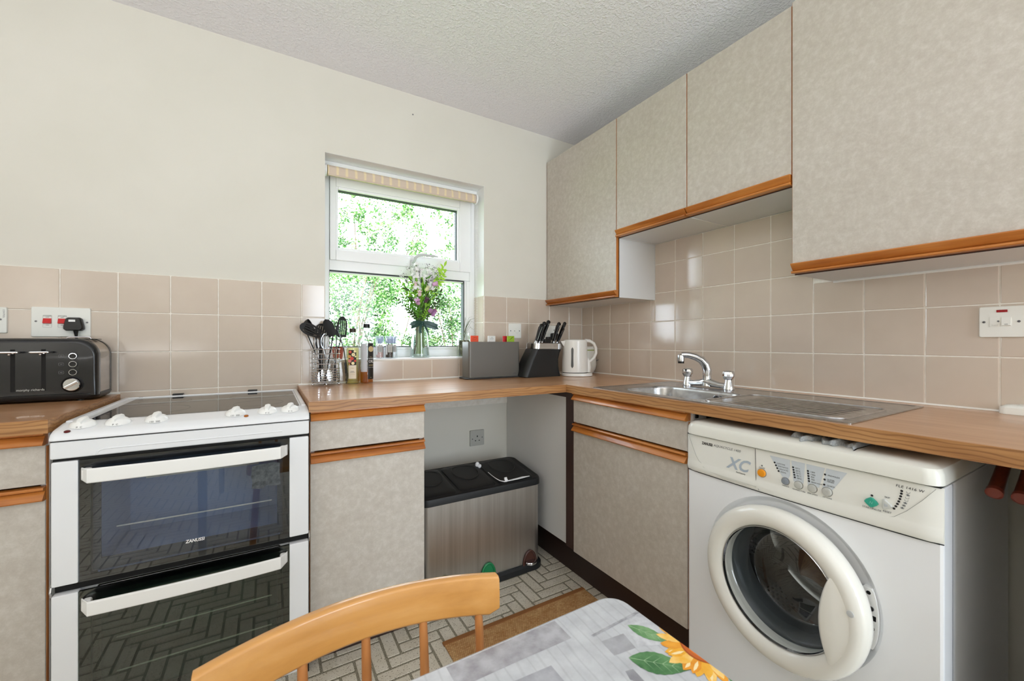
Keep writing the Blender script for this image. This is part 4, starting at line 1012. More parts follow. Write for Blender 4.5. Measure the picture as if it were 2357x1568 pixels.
g = paddle(.050, .080, .0035, 0, .010, .75); g.v = [tuple(T3(-1.522, -.085, 1.122) @ RY(-22) @ RZ(20) @ RX(6) @ Vector(p)) for p in g.v]
utensil('serving_spoon', 'black solid oval spoon upright in the middle of the utensil holder', g, M_blackm, (-1.553, -.072, .92), (-1.521, -.084, 1.124), r=.006)
g = paddle(.046, .098, .0024, 4, .004, .85); g.v = [tuple(T3(-1.478, -.040, 1.118) @ RY(3) @ RZ(12) @ Vector(p)) for p in g.v]
utensil('slotted_turner', 'black slotted turner standing tallest on the right of the utensil holder', g, M_blackm, (-1.530, -.058, .92), (-1.480, -.040, 1.120), M_blackm, M_chrome)
# second slotted turner behind, masher, whisk and steel handles
g = paddle(.058, .055, .0022, 5, .0, .9); g.v = [tuple(T3(-1.563, -.030, 1.125) @ RY(8) @ RZ(5) @ Vector(p)) for p in g.v]
utensil('slotted_turner', 'black slotted turner mostly hidden behind the solid oval spoon', g, M_blackm, (-1.56, -.045, .92), (-1.563, -.032, 1.127))
g = G()
for k in range(5):
    a = pi*k/5; P = [(.020*sin(pi*s/12)*cos(a)*(1 if s < 12 else 1), .020*sin(pi*s/12)*sin(a), .085*(s/12)) for s in range(13)]
    P2 = [(0, 0, 0)]+[( .021*cos(a)*sin(pi*s/14), .021*sin(a)*sin(pi*s/14), .075*(1-cos(pi*s/14))/2) for s in range(15)]
    g.tube(P2, .0009, 5); g.tube([(-x, -y, z) for x, y, z in P2], .0009, 5)
g.v = [tuple(T3(-1.550, -.052, 1.062) @ RY(6) @ Vector(p)) for p in g.v]
utensil('whisk', 'small steel balloon whisk between the spoons in the utensil holder', g, M_chrome, (-1.545, -.060, .92), (-1.550, -.053, 1.064), M_chrome)
g = G()
for k in (-1, 0, 1): g.tube([(-.013, 0, 0), (-.015, 0, .02), (-.010+.006*k, 0, .05), (0, 0, .062), (.010+.006*k, 0, .05), (.015, 0, .02), (.013, 0, 0)], .0016, 6, M=T3(0, .004*k, 0))
g.v = [tuple(T3(-1.572, -.050, 1.068) @ RY(-8) @ RZ(30) @ Vector(p)) for p in g.v]
utensil('pasta_server', 'black-rimmed looped server low behind the slotted spoon', g, M_blackm, (-1.575, -.060, .92), (-1.573, -.052, 1.07))
for i, (a, b, lab) in enumerate((((-1.575, -.074, .918), (-1.520, -.062, 1.075), 'steel spoon handle leaning to the right at the front of the wire holder'), ((-1.530, -.080, .918), (-1.560, -.062, 1.068), 'broad steel spatula leaning left behind the front wires'))):
    tt = Thing('steel_spoon' if i == 0 else 'steel_spatula', lab, 'utensil', a)
    tt.add('shaft', G().tube([a, Vector(a).lerp(Vector(b), .5), b], [.004, .005, .0075], 8, flat=(1, .3)), M_chrome, w=True)
    M = T3(*a); g = paddle(.026, .055, .0012, 0, .003, .6); g.v = [tuple(T3(*a) @ RY(12 if i == 0 else -10) @ Vector(p)) for p in g.v]; tt.add('head', g, M_chrome, w=True)
# tongs: hooked top, two arms, one hanging outside with a scalloped black tip
t = Thing('kitchen_tongs', 'black and steel tongs straddling the right rim of the utensil holder', 'tongs', (-1.462, -.045, ZW))
M_arm = mat('tong_arm', '5a5c60', .3, metal=.8)
g = G(); g.tube([(-1.5035+.0075*cos(a), -.062, 1.176+.0075*sin(a)) for a in [2*pi*i/16 for i in range(16)]], .0026, 6, closed=True); g.box(-1.508, -1.497, -.066, -.058, 1.13, 1.168, .002); t.add('hinge', g, M_blackm, w=True)
g = G(); g.tube([(-1.500, -.062, 1.150), (-1.487, -.062, 1.115), (-1.472, -.060, 1.06), (-1.463, -.056, .995)], [.0062, .0065, .0065, .006], 8, flat=(1, .4)); t.add('arm', g, M_arm, w=True)
g = G(); g.tube([(-1.503, -.062, 1.150), (-1.504, -.062, 1.10), (-1.5065, -.064, 1.04), (-1.508, -.066, .985)], [.0062, .0065, .0065, .006], 8, flat=(1, .4)); t.add('arm', g, M_arm, w=True)
def claw(pts, side):
    g = G(); R = []; m = len(pts)
    for i in range(25):
        s = i/24; k = s*(m-1); a = int(min(k, m-2)); p = Vector(pts[a]).lerp(Vector(pts[a+1]), k-a)
        w = .0085*(.75+.5*sin(pi*s))*(1-.65*max(0, (s-.85)/.15)); sc = .0016*abs(sin(s*pi*5.5))
        R.append([(p.x+side*(w*.35), p.y-.004, p.z), (p.x+side*(w*.35), p.y+.004, p.z), (p.x-side*(w*.65+sc), p.y+.0035, p.z), (p.x-side*(w*.65+sc), p.y-.0035, p.z)])
    return g.rings(R)
t.add('claw', claw([(-1.4640, -.055, 1.00), (-1.458, -.052, .965), (-1.4535, -.049, .935), (-1.4585, -.046, .9015)], 1), M_blackm, w=True, smooth=20)
t.add('claw', claw([(-1.508, -.066, .99), (-1.506, -.070, .96), (-1.505, -.074, .935), (-1.51, -.076, .917)], 1), M_blackm, w=True, smooth=20)

# ---- bottles
def bottle(name, label, c, rb, prof, cap, liquid_z, liq_m, glass_m, square=0.0):
    t = Thing(name, label, 'bottle', (c[0], c[1], ZW)); n = 32
    def ring(r, z):
        P = []
        for i in range(n):
            a = 2*pi*i/n
            if square and r > rb*.72:
                k = (abs(cos(a))**6+abs(sin(a))**6)**(-1/6); k = 1+(k-1)*square*min(1, (r-rb*.72)/(rb*.28))
            else: k = 1
            P.append((r*k*cos(a), r*k*sin(a), z))
        return P
    t.add('glass', G().rings([ring(r, z) for r, z in prof], True, False), glass_m, smooth=50)
    P = [(r-.0022, max(z, .004)) for r, z in prof if z <= liquid_z]+[(min(r for r, z in prof if z <= liquid_z)-.0022 if False else [r for r, z in prof if z <= liquid_z][-1]-.0022, liquid_z)]
    t.add('liquid', G().rings([ring(r, z) for r, z in P], True, True), liq_m, smooth=50)
    h, r0, zc, m = cap; t.add('cap', G().lathe([(r0*.96, 0), (r0, .001), (r0, h-.0015), (r0*.93, h), (.0005, h)], c=(0, 0, zc), n=28), m)
    return t, ring
M_gl = thin_glass('bottle_glass', (.93, .96, .93), .05)
def liquid(name, col, dens=1.0):
    m = bpy.data.materials.new(name); m.use_nodes = True; nt = m.node_tree; nt.nodes.clear()
    o = nt.nodes.new('ShaderNodeOutputMaterial'); tr = nt.nodes.new('ShaderNodeBsdfTransparent'); tr.inputs[0].default_value = col+(1,)
    df = nt.nodes.new('ShaderNodeBsdfTranslucent'); df.inputs[0].default_value = col+(1,); mx = nt.nodes.new('ShaderNodeMixShader'); mx.inputs[0].default_value = dens
    nt.links.new(tr.outputs[0], mx.inputs[1]); nt.links.new(df.outputs[0], mx.inputs[2]); nt.links.new(mx.outputs[0], o.inputs[0]); return m
t, ring = bottle('vinegar_bottle', 'clear bottle of pale yellow vinegar with apple label beside the tongs', (-1.4335, -.062), .0285,
    [(.024, 0), (.0275, .003), (.028, .01), (.028, .155), (.0265, .172), (.021, .188), (.0145, .199), (.0125, .206), (.0125, .228), (.0135, .229), (.0135, .240), (.012, .241)],
    (.018, .0148, .240, mat('bottle_cap_brown', '2a2010', .4)), .168, liquid('vinegar', (.97, .92, .60), .12), M_gl)
def curved_label(t, name, r, a0, a1, z0, z1, m, off=.0004, parent=None, n=10, rg=None):
    g = G(); P = []
    for z in (z0, z1):
        row = []
        for i in range(n+1):
            a = radians(a0+(a1-a0)*i/n); q = r+off
            row.append((q*cos(a), q*sin(a), z))
        P.append(row)
    V = P[0]+P[1]; F = [(i, i+1, n+2+i, n+1+i) for i in range(n)]
    g.add(V, F); return t.add(name, g, m, parent=parent)
M_cream = mat('label_cream', 'e9dfcc', .6); M_lblk = mat('label_dark', '232220', .5)
curved_label(t, 'label', .0285, 222, 292, .026, .088, M_cream); curved_label(t, 'picture_label', .0285, 222, 292, .088, .158, M_lblk)
rnd = random.Random(5)
apm = [mat('apple_red', 'c8453c', .5), mat('apple_pink', 'd98c80', .5), mat('apple_cut', 'efe2b0', .5), mat('apple_gold', 'd39a5c', .5)]
for k, (a, z, r, m) in enumerate(((238, .149, .0070, 0), (279, .152, .0060, 2), (266, .137, .0080, 2), (233, .128, .0080, 3), (284, .128, .004, 2), (254, .119, .0080, 0), (281, .108, .0055, 0), (234, .108, .0085, 1), (262, .097, .0070, 2), (240, .150, .003, 2), (266, .137, .0025, 1), (231, .093, .004, 3))):
    a = radians(a); c = Vector((.0291*cos(a), .0291*sin(a), z)); M = Matrix.Translation(c) @ RZ(math.degrees(a)) @ RY(90)
    t.add('printed_apple', G().lathe([(r, 0), (r*.98, .0002), (.0003, .0002)], n=14, M=M), apm[m], smooth=0)
def ltext(t, s, size, ang, r, z, m, **k): a = radians(ang); return t.text('lettering', s, size, (r*cos(a), r*sin(a), z), m, rot=(90, 0, ang+90), **k)
M_gold = mat('gold_print', 'cdb98a', .5)
for s, q, z, m in (('M&S', .0085, .074, M_gold), ('CIDER\nVINEGAR', .0050, .058, M_grey_print), ('sharp & fruity\nmade with apples', .0030, .0465, M_gold)): ltext(t, s, q, 257, .0293, z, m)
t, ring = bottle('oil_bottle', 'tall clear bottle of amber rapeseed oil with black label, right of the vinegar', (-1.3700, -.055), .031,
    [(.027, 0), (.0295, .003), (.030, .012), (.030, .188), (.0285, .200), (.022, .212), (.0155, .220), (.0135, .230), (.013, .262), (.0145, .263), (.0145, .266)],
    (.019, .0152, .262, M_black), .062, liquid('rapeseed_oil', (.95, .50, .05), .45), M_gl, 0)
curved_label(t, 'label', .0305, 268, 335, .020, .190, M_lblk); curved_label(t, 'back_label', .0303, 205, 262, .055, .188, mat('label_grey', 'c3c6cc', .6))
a = radians(296); M = Matrix.Translation((.0312*cos(a), .0312*sin(a), .162)) @ RZ(296) @ RY(90)
t.add('printed_seal', G().lathe([(.0135, 0), (.0135, .0002), (.0112, .0003), (.0110, .0002)], n=28, M=M), M_gold, smooth=0)
t.add('printed_leaf', G().add([(-.007, 0, .0005), (0, -.004, .0005), (.007, 0, .0005), (0, .004, .0005)], [(0, 1, 2, 3)], M @ RZ(40)).add([(-.005, 0, .0005), (0, -.003, .0005), (.005, 0, .0005), (0, .003, .0005)], [(0, 1, 2, 3)], M @ RZ(-50)), M_gold, smooth=0)
for s, q, z, m in (('BRITISH', .0040, .1245, M_gold), ('RAPESEED', .0066, .1175, M_white_print), ('OIL', .0185, .1035, M_white_print), ('COLD PRESSED\nFOR COOKING', .0040, .0855, M_gold), ('LIGHT AND GOLDEN', .0030, .0755, M_white_print), ('500 ml', .0036, .028, M_gold)): ltext(t, s, q, 297, .0312, z, m, sx=.9)
# small terracotta pot behind the tongs on the sill
M_terra = mat('terracotta', 'a8523c', .7)
one('clay_pot', G().lathe([(.019, 0), (.026, .045), (.029, .045), (.029, .057), (.026, .057), (.022, .01), (.0004, .008)], c=(-1.482, .055, 1.0133), n=24), M_terra, 'small terracotta pot on the sill behind the tongs', 'pot', (-1.482, .055, 1.0133))

# ---- chopping board case
t = Thing('board_case', 'grey chopping board case with coloured tabs, below the right of the window', 'chopping board set', (-.725, -.10, ZW))
M_case = mat('case_grey', '6d6b66', .38, metal=.35); M_cased = mat('case_dark', '3a3a3a', .5)
g = G(); R = []
for z, e in ((0, .003), (.002, 0), (.006, 0), (.008, .003)): R.append([(x, y, z) for x, y in rrect(-.003, 0, .338-2*e, .115-2*e, .022, 5)])
g.rings(R); t.add('base', g, M_cased)
g = G(); R = []
for z in (.008, .196): R.append([(x, y, z) for x, y in rrect(0, 0, .310, .092, .012, 5)])
for z in (.196, .030): R.append([(x, y, z) for x, y in rrect(0, 0, .304, .086, .010, 5)])
g.rings(R, False, True); t.add('case', g, M_case)
t.add('lettering_mark', G().tube([(.122+a, -.0462, .022+b_) for a, b_ in rrect(0, 0, .016, .006, .003, 3)], .0004, 4, closed=True), M_cased)
for i, (y, tx, col, nm, sym) in enumerate(((-.032, -.117, 'e2502c', 'orange', 'bread'), (-.018, -.008, 'dfe3df', 'white', 'bowl'), (-.004, .092, 'c4232e', 'red', 'meat'), (-.018+.0, .105, '93b62a', 'green', 'carrot'), (.010, .128, 'efc02c', 'yellow', 'bird'))):
    if nm == 'green': y = -.030
    bt = Thing('chopping_board', {'orange': 'orange chopping board with bread symbol, leftmost tab in the case', 'white': 'white chopping board with steaming bowl symbol, middle tab in the case', 'red': 'red chopping board whose tab is half behind the green tab', 'green': 'green chopping board with carrot symbol on its tab', 'yellow': 'yellow chopping board, rightmost tab in the case'}[nm], 'chopping board', (-.725, -.10+y, ZW+.034), group='chopping boards in the grey case')
    mm = mat('board_'+nm, col, .45); x0, x1 = -.15, .15
    if nm == 'orange': x1 = .035
    if nm == 'green': x0 = .045
    bt.add('board', G().box(x0, x1, -.0035, .0035, 0, .158, .002), mm)
    w_ = .0225; h = .194 if nm != 'yellow' else .192
    bt.add('tab', G().box(tx-w_, tx+w_, -.0036, .0036, .157, h, .0022), mm)
    sm = mat('tab_print_'+nm, {'orange': '9c2f16', 'white': '8a8f8a', 'red': '7a0f18', 'green': '3f5c12', 'yellow': 'c98a18'}[nm], .5); g = G(); yy = -.0039; zc = .179
    if sym == 'bread': g.tube([(tx+.012*cos(a)*1.0, yy, zc+.006*sin(a)+.004*cos(a)) for a in [2*pi*i/20 for i in range(20)]], .0006, 4, closed=True); g.tube([(tx-.004, yy, zc+.003), (tx+.004, yy, zc+.006)], .0006, 4)
    elif sym == 'bowl':
        g.tube([(tx-.010, yy, zc), (tx+.010, yy, zc), (tx+.006, yy, zc-.007), (tx-.006, yy, zc-.007), (tx-.010, yy, zc)], .0006, 4)
        for q in (-.004, 0, .004): g.tube([(tx+q, yy, zc+.003), (tx+q+.001, yy, zc+.006), (tx+q-.001, yy, zc+.009)], .0006, 4)
    elif sym == 'carrot': g.tube([(tx-.011, yy, zc-.008), (tx-.002, yy, zc-.001), (tx+.007, yy, zc+.006)], [.0005, .003, .0042], 6, flat=(1, .15)); g.tube([(tx+.006, yy, zc+.005), (tx+.012, yy, zc+.009)], .0012, 4)
    else: g.tube([(tx-.004, yy, zc-.008), (tx, yy, zc+.006), (tx+.006, yy, zc+.006), (tx+.008, yy, zc-.006), (tx-.004, yy, zc-.004)], .001, 4)
    bt.add('printed_symbol', g, sm)

# ---- knife block
t = Thing('knife_block', 'matt black knife block with steel collar, between the board case and kettle', 'knife block', (-.455, -.15, ZW))
g = G(); R = []
# side view runs along x: foot wide, leaning back to the right at the top-left, waisted right side
for z, xl, xr, hw in ((0, -.128, .128, .062), (.004, -.131, .130, .064), (.03, -.121, .124, .062), (.065, -.104, .118, .060), (.10, -.088, .119, .058), (.135, -.068, .130, .057), (.156, -.056, .142, .057)):
    R.append([(x, y, z+(x-xl)*-.02) for x, y in rrect((xl+xr)/2, 0, xr-xl, hw*2, .030, 6)])
g.rings(R); t.add('body', g, mat('knife_block_black', '1b1b1b', .42), smooth=50)
def colr(z, e=0): return [(x, y, z+(x-.04)*-.02) for x, y in rrect((-.052+.146)/2+ (z-.158)*.2, 0, .198-2*e+(z-.158)*.25, .116-2*e, .030, 6)]
t.add('collar', G().rings([colr(.1545, .001), colr(.1555), colr(.1865), colr(.1875, .001)], False, False), M_chrome)
t.add('top', G().rings([colr(.180, .002), colr(.1875, .004), colr(.190, .010)]), M_black)
for i, (x, y, hx, hz, lab) in enumerate(((-.036, -.036, .040, .105, 'leftmost and shortest knife handle in the block'), (-.014, -.030, .042, .118, 'second knife handle from the left in the block'), (.012, -.020, .052, .128, 'tall third knife handle from the left in the block'), (.092, -.024, .044, .118, 'fourth knife handle, left of the scissors in the block'))):
    k = Thing('kitchen_knife', lab, 'knife', (-.455+x, -.15+y, ZW+.186), group='black-handled knives in the block'); g = G()
    g.tube([(0, 0, .002), (hx*.22, 0, hz*.25), (hx*.5, 0, hz*.55), (hx*.82, 0, hz*.85), (hx*1.0, 0, hz*.97)], [.0100, .0100, .0112, .0135, .0105], 14, flat=(1.2, .8)); g.ball((hx*.985, 0, hz*.955), .0120, 1.10, .8, 1, n=12)
    k.add('handle', g, M_blackg)
    k.add('bolster', G().tube([(-.003, 0, -.006), (0, 0, .004), (hx*.1, 0, .014)], [.0105, .0112, .009], 14, flat=(1.25, .85)), M_chrome)
    k.add('tang', G().tube([(hx*.15, -.0, hz*.2), (hx*.5, -.0, hz*.56), (hx*.84, -.0, hz*.87)], [.0112, .0120, .0145], 10, flat=(1.2, .18)), M_chrome)
k = Thing('kitchen_scissors', 'black-handled scissors, rightmost in the knife block', 'scissors', (-.455+.118, -.15-.028, ZW+.184))
k.add('handle', G().tube([(0, 0, .0), (.012, 0, .035), (.030, 0, .075), (.050, 0, .108), (.058, 0, .122)], [.0085, .0095, .0095, .012, .009], 14, flat=(1.2, .7)).ball((.056, 0, .118), .0105, 1.1, .8, 1), M_blackg)
k.add('finger_loop', G().tube([(.010, -.009, .020), (.026, -.010, .05), (.042, -.010, .080), (.046, -.010, .088), (.036, -.010, .088), (.020, -.010, .06), (.006, -.009, .03)], .0028, 8, closed=True), M_blackg)
k.add('bolster', G().tube([(-.002, 0, -.006), (.002, 0, .010)], [.011, .0095], 12), M_chrome)
# sharpener handle block in the middle of the knife block
k = Thing('knife_sharpener', 'square black sharpener top rising from the middle of the knife block', 'sharpener', (-.455+.058, -.15-.012, ZW+.184))
k.add('body', G().box(-.022, .020, -.014, .014, 0, .028, .003).box(-.004, .022, -.012, .012, .024, .040, .004), M_black)

# ---- kettle
t = Thing('kettle', 'white plastic jug kettle with a grey level window, right of the knife block', 'kettle', (-.2505, -.235, ZW), rz=-28)
M_kt = mat('kettle_white', 'eeeeea', .28, coat=.2)
t.add('power_base', G().rings([[(x, y, z) for x, y in rrect(.012, 0, .176-2*e, .150-2*e, .072, 8)] for z, e in ((0, .003), (.002, 0), (.015, .001), (.018, .004))]), M_kt)
g = G(); R = []; n = 40
for r, z in ((.0695, .021), (.0725, .022), (.0735, .030), (.072, .08), (.069, .15), (.067, .195), (.066, .203), (.062, .2075), (.030, .2095)):
    R.append([(r*cos(2*pi*i/n)*1.02, r*sin(2*pi*i/n)*.92, z) for i in range(n)])
g.rings(R); t.add('body', g, M_kt, smooth=50)
g = G(); R = []
for s, (dx, z, w_) in enumerate(((-.060, .160, .010), (-.074, .178, .018), (-.083, .193, .022), (-.086, .199, .022))): R.append([(dx, -w_, z), (dx-.001-.000, 0, z), (dx, w_, z), (dx+.04, w_*1.2, z+.004), (dx+.04, -w_*1.2, z+.004)])
g.rings(R); t.add('spout', g, M_kt)
t.add('base_joint', G().rings([[(r*cos(2*pi*i/n)*1.02, r*sin(2*pi*i/n)*.92, z) for i in range(n)] for r, z in ((.0705, .0175), (.0705, .0215))]), M_gap)
t.add('handle', G().tube([(.058, 0, .203), (.085, 0, .200), (.108, 0, .186), (.121, 0, .160), (.122, 0, .130), (.110, 0, .103), (.090, 0, .086), (.070, 0, .078)], [.013, .0125, .012, .0115, .011, .0115, .013, .016], 16, flat=(1.25, .8)), M_kt)
t.add('handle_foot', G().tube([(.072, 0, .022), (.076, 0, .05), (.074, 0, .085), (.064, 0, .115)], [.0215, .021, .018, .006], 18, flat=(1.1, .85)), M_kt)
g = G(); R = []
for k in range(15):
    s = k/14; z = .048+.116*s; hw = (.0058+.0022*abs(2*s-1)**2)*sqrt(max(0.02, 1-abs(2*s-1)**8)); rr_ = .0745-.055*.0*s-.045*(z-.03)*.9
    R.append([(rr_*cos(radians(a))*1.02, rr_*sin(radians(a))*.92, z) for a in (-112-57.3*hw/.07, -112, -112+57.3*hw/.07)])
V = [p for r in R for p in r]; F = [(3*i+j, 3*i+j+1, 3*i+4+j, 3*i+3+j) for i in range(14) for j in (0, 1)]
t.add('level_window', G().add([(x*1.006, y*1.006, z) for x, y, z in V], F), mat('level_window', '4d4f50', .15))
cb = one('kettle_lead', G().tube([(-.325, -.055, 1.0), (-.330, -.10, .955), (-.325, -.15, .925), (-.310, -.175, .912), (-.300, -.19, .906)], .0024, 8), M_plate, 'thin white lead curving down between knife block and kettle', 'cable', (-.310, -.12, .905))
# ---- white canister with a hanging strap, behind the kettle
t = Thing('white_caddy', 'rounded white caddy with green lid line and carry handle, behind the kettle', 'caddy', (-.078, -.125, ZW))
M_cad = mat('caddy_white', 'e6e6de', .3); n = 32
g = G(); g.rings([[(r*cos(2*pi*i/n), r*sin(2*pi*i/n), z) for i in range(n)] for r, z in ((.040, 0), (.048, .004), (.062, .03), (.067, .055), (.066, .085), (.061, .115), (.060, .142))]); t.add('body', g, M_cad, smooth=60)
t.add('lid_line', G().lathe([(.0605, .142), (.0615, .143), (.0615, .146), (.0605, .147)], n=32), mat('lime_green', '93a53c', .5))
t.add('lid', G().lathe([(.061, .147), (.0625, .149), (.0625, .158), (.058, .166), (.045, .169), (.0005, .170)], n=32), M_cad)
g = G(); R = []
for k in range(17):
    s = k/16; a = radians(0); x = .060+.040*sin(pi*s)**.8*(1 if True else 0); z = .140-.115*s; x = .058+.048*sin(pi*min(1, s*.72))*1.0
    R.append([(x, -.012-.02*s, z), (x+.003, -.010-.02*s, z), (x+.003, .006-.02*s, z), (x, .008-.02*s, z)])
g.rings(R); t.add('carry_handle', g, M_cad)
t.add('handle_pivot', G().tube([(.064, -.020, .075), (.052, -.060, .085)], .002, 6), M_dsteel)

# ================================================================== WINDOW SILL
ZS = 1.0133
# ---- spice mills
M_sp = thin_glass('mill_glass', (.95, .97, .98), .05); M_cap = mat('clear_cap', 'b9c6dc', .15, alpha=.45)
M_salt = mat_noise('pink_salt', [(.4, 'c98f88'), (.5, 'efdcd6'), (.6, 'a8635c')], 260, .6); M_pep = mat_noise('peppercorns', [(.45, '1c1714'), (.6, '5c4a3e')], 300, .6); M_herb = mat_noise('white_salt', [(.4, 'dfe2e4'), (.6, 'f4f5f5')], 200, .6)
def mill(label, x, y, fill, fm, green=False):
    t = Thing('spice_mill', label, 'spice mill', (x, y, ZS), group='clear spice mills on the window sill'); r = .0195
    t.add('jar', G().lathe([(r*.9, 0), (r, .002), (r, .070), (r*.95, .074)], n=24), M_sp)
    t.add('contents', G().lathe([(r-.002, .003), (r-.002, fill), (.0004, fill)], n=24), fm)
    t.add('grinder_cap', G().lathe([(r*1.02, .076), (r*1.05, .078), (r*1.05, .110), (r*.9, .112), (.0004, .112)], n=24), M_cap)
    t.add('grinder_core', G().lathe([(r*.6, .074), (r*.62, .100), (.0004, .104)], n=18), mat('mill_core', '9aa8c4', .3))
    curved_label(t, 'label', r+.0003, 235, 300, .030, .068, mat('mill_label', 'bcbcb8', .6)); curved_label(t, 'back_label', r+.0003, 200, 228, .018, .068, mat('mill_label_b', 'd9dadc', .6))
    if green: curved_label(t, 'green_mark', r+.0006, 240, 262, .060, .066, mat('green_mark', '7ea83a', .6))
    g = G()
    for k in range(5):
        a = radians(267); g.box(-.006, .006, -.0002, .0002, .036+.005*k, .0372+.005*k, M=Matrix.Translation(((r+.0006)*cos(a), (r+.0006)*sin(a), 0)))
    t.add('label_lines', g, M_grey_print, kind='stuff'); return t
mill('spice mill of pink salt, leftmost of the three on the sill', -1.286, .048, .062, M_salt)
mill('spice mill of black peppercorns, front of the three on the sill', -1.243, .026, .070, M_pep)
mill('spice mill of white salt with a green mark, rightmost and rearmost of three', -1.214, .060, .02, M_herb, True)

# ---- glass vase with ribbon
VX, VY = -1.078, .045
t = Thing('glass_vase', 'clear glass vase of water with dark green ribbon bow on the sill', 'vase', (VX, VY, ZS))
M_vg = thin_glass('vase_glass', (.96, .985, .975), .05); M_wat = thin_glass('vase_water', (.93, .97, .95), .03)
prof = [(.047, 0), (.050, .003), (.0505, .012), (.047, .05), (.042, .10), (.0375, .15), (.036, .178), (.0375, .192), (.040, .198)]
t.add('glass', G().lathe(prof+[(r-.0022, z) for r, z in reversed(prof[1:])]+[(.045, .010), (.0005, .009)], n=40, cap=False), M_vg, smooth=60)
t.add('water', G().lathe([(.0445, .0105), (.0480, .0135), (.0445, .05), (.0395, .10), (.0362, .140), (.0005, .140)], n=40), M_wat, smooth=60)
M_rib = mat('ribbon_green', '21463e', .35)
rb = t.add('ribbon_band', G().lathe([(.0368, .170), (.0368, .190)], n=32, cap=False), M_rib)
def strap(pts, w, up=(0, 0, 1)):
    g = G(); R = []; pts = [Vector(p) for p in pts]; up = Vector(up)
    for i, p in enumerate(pts):
        tn = (pts[min(i+1, len(pts)-1)]-pts[max(i-1, 0)]).normalized(); u = up-tn*up.dot(tn); u = u.normalized() if u.length > .2 else Vector((1, 0, 0)); nn = tn.cross(u)*.0005
        ww = w if not isinstance(w, (list, tuple)) else w[i]
        R.append([tuple(p-u*ww/2-nn), tuple(p+u*ww/2-nn), tuple(p+u*ww/2+nn), tuple(p-u*ww/2+nn)])
    return g.rings(R)
t.add('ribbon_loop', strap([(0, -.040, .182), (-.025, -.050, .186), (-.050, -.053, .182), (-.066, -.052, .168), (-.062, -.048, .158), (-.045, -.044, .163), (-.022, -.041, .174), (0, -.039, .178)], .017), M_rib, parent=rb)
t.add('ribbon_loop', strap([(0, -.040, .182), (.028, -.050, .184), (.055, -.056, .176), (.078, -.056, .166), (.083, -.050, .158), (.070, -.045, .156), (.035, -.042, .167), (0, -.039, .178)], .019), M_rib, parent=rb)
t.add('ribbon_tail', strap([(-.004, -.041, .180), (-.010, -.046, .165), (-.015, -.050, .145), (-.014, -.052, .128)], .014, (1, 0, 0)), M_rib, parent=rb)
t.add('ribbon_tail', strap([(.006, -.041, .180), (.016, -.046, .160), (.025, -.050, .138), (.030, -.050, .115)], [.012, .012, .010, .002], (1, 0, 0)), M_rib, parent=rb)
t.add('ribbon_knot', G().ball((0, -.042, .180), .009, 1, .6, .9, n=12), M_rib, parent=rb)

# ---- flowers
t = Thing('flower_bouquet', 'loose bouquet of pink bell flowers, white spikes and green leaves in the vase', 'flowers', (VX, VY, ZS+.015))
rnd = random.Random(21); M_stem = mat('flower_stem', '6f9440', .5); M_stemd = mat('flower_stem_dark', '3f5e26', .5)
ML = [mat('bouquet_leaf_a', '4f8a22', .45), mat('bouquet_leaf_b', '7fb52e', .45), mat('bouquet_leaf_c', '2f4d18', .45), mat('bouquet_leaf_d', 'a5d83c', .45)]
def bez(p0, p1, p2, n=10): return [(Vector(p0)*(1-s)**2+Vector(p1)*2*s*(1-s)+Vector(p2)*s*s) for s in [i/n for i in range(n+1)]]
def leafg(g, p, d, l, w, up=Vector((0, 0, 1)), bend=.2):
    d = Vector(d).normalized(); s = d.cross(up); s = s.normalized() if s.length > .05 else Vector((1, 0, 0)); nn = s.cross(d); R = []
    n0 = len(g.v); V = []
    for i in range(6):
        k = i/5; c = Vector(p)+d*l*k-nn*bend*l*k*k; hw = w/2*sin(pi*min(.97, .08+k*.92))
        V += [tuple(c-s*hw), tuple(c+nn*hw*.25), tuple(c+s*hw)]
    F = []
    for i in range(5):
        for j in (0, 1): F.append((3*i+j, 3*i+j+1, 3*i+4+j, 3*i+3+j))
    g.add(V, F)
def stem(tip, thick=.0022, m=M_stem, foot=None):
    foot = foot or (rnd.uniform(-.018, .018), rnd.uniform(-.018, .018), .004)
    neck = (tip[0]*.13+foot[0]*-.3, tip[1]*.2, .172)
    P = bez(foot, (foot[0]*.4, foot[1]*.4, .09), neck, 5)[:-1]+bez(neck, (tip[0]*.45, tip[1]*.5, .172+(tip[2]-.172)*.55), tip, 9)
    t.add('stem', G().tube([(q.x, q.y, q.z) for q in P], [thick]*(len(P)-3)+[thick*.8, thick*.7, thick*.6], 6), m, w=False); return P
LG = [G(), G(), G(), G()]
# eustoma/bell flowers
def bell(tip, d, s, cols, open_=1.0):
    st = stem(tip, .002); d = Vector(d).normalized(); M = Matrix.Translation(tip) @ d.to_track_quat('Z', 'Y').to_matrix().to_4x4(); n = 25; g = G(); R = []
    for k, (r, z) in enumerate(((.15, 0), (.42, .12), (.60, .4), (.58, .75), (.62*open_, 1.15), (.80*open_, 1.5), (1.0*open_, 1.72))):
        R.append([(s*r*(1+.10*sin(5*2*pi*i/n)*(k/6))*cos(2*pi*i/n), s*r*(1+.10*sin(5*2*pi*i/n)*(k/6))*sin(2*pi*i/n), s*(z+.10*sin(5*2*pi*i/n)*(k/6))) for i in range(n)])
    g.rings(R, True, False, M=M); b_ = t.add('blossom', g, cols, smooth=60)
    c = G()
    for a in range(5): leafg(c, M @ Vector((0, 0, -.1*s)), (M.to_3x3() @ Vector((cos(a*1.257)*.8, sin(a*1.257)*.8, 1))), s*.8, s*.25)
    t.add('sepal', c, ML[0], parent=b_, smooth=0, kind='stuff')
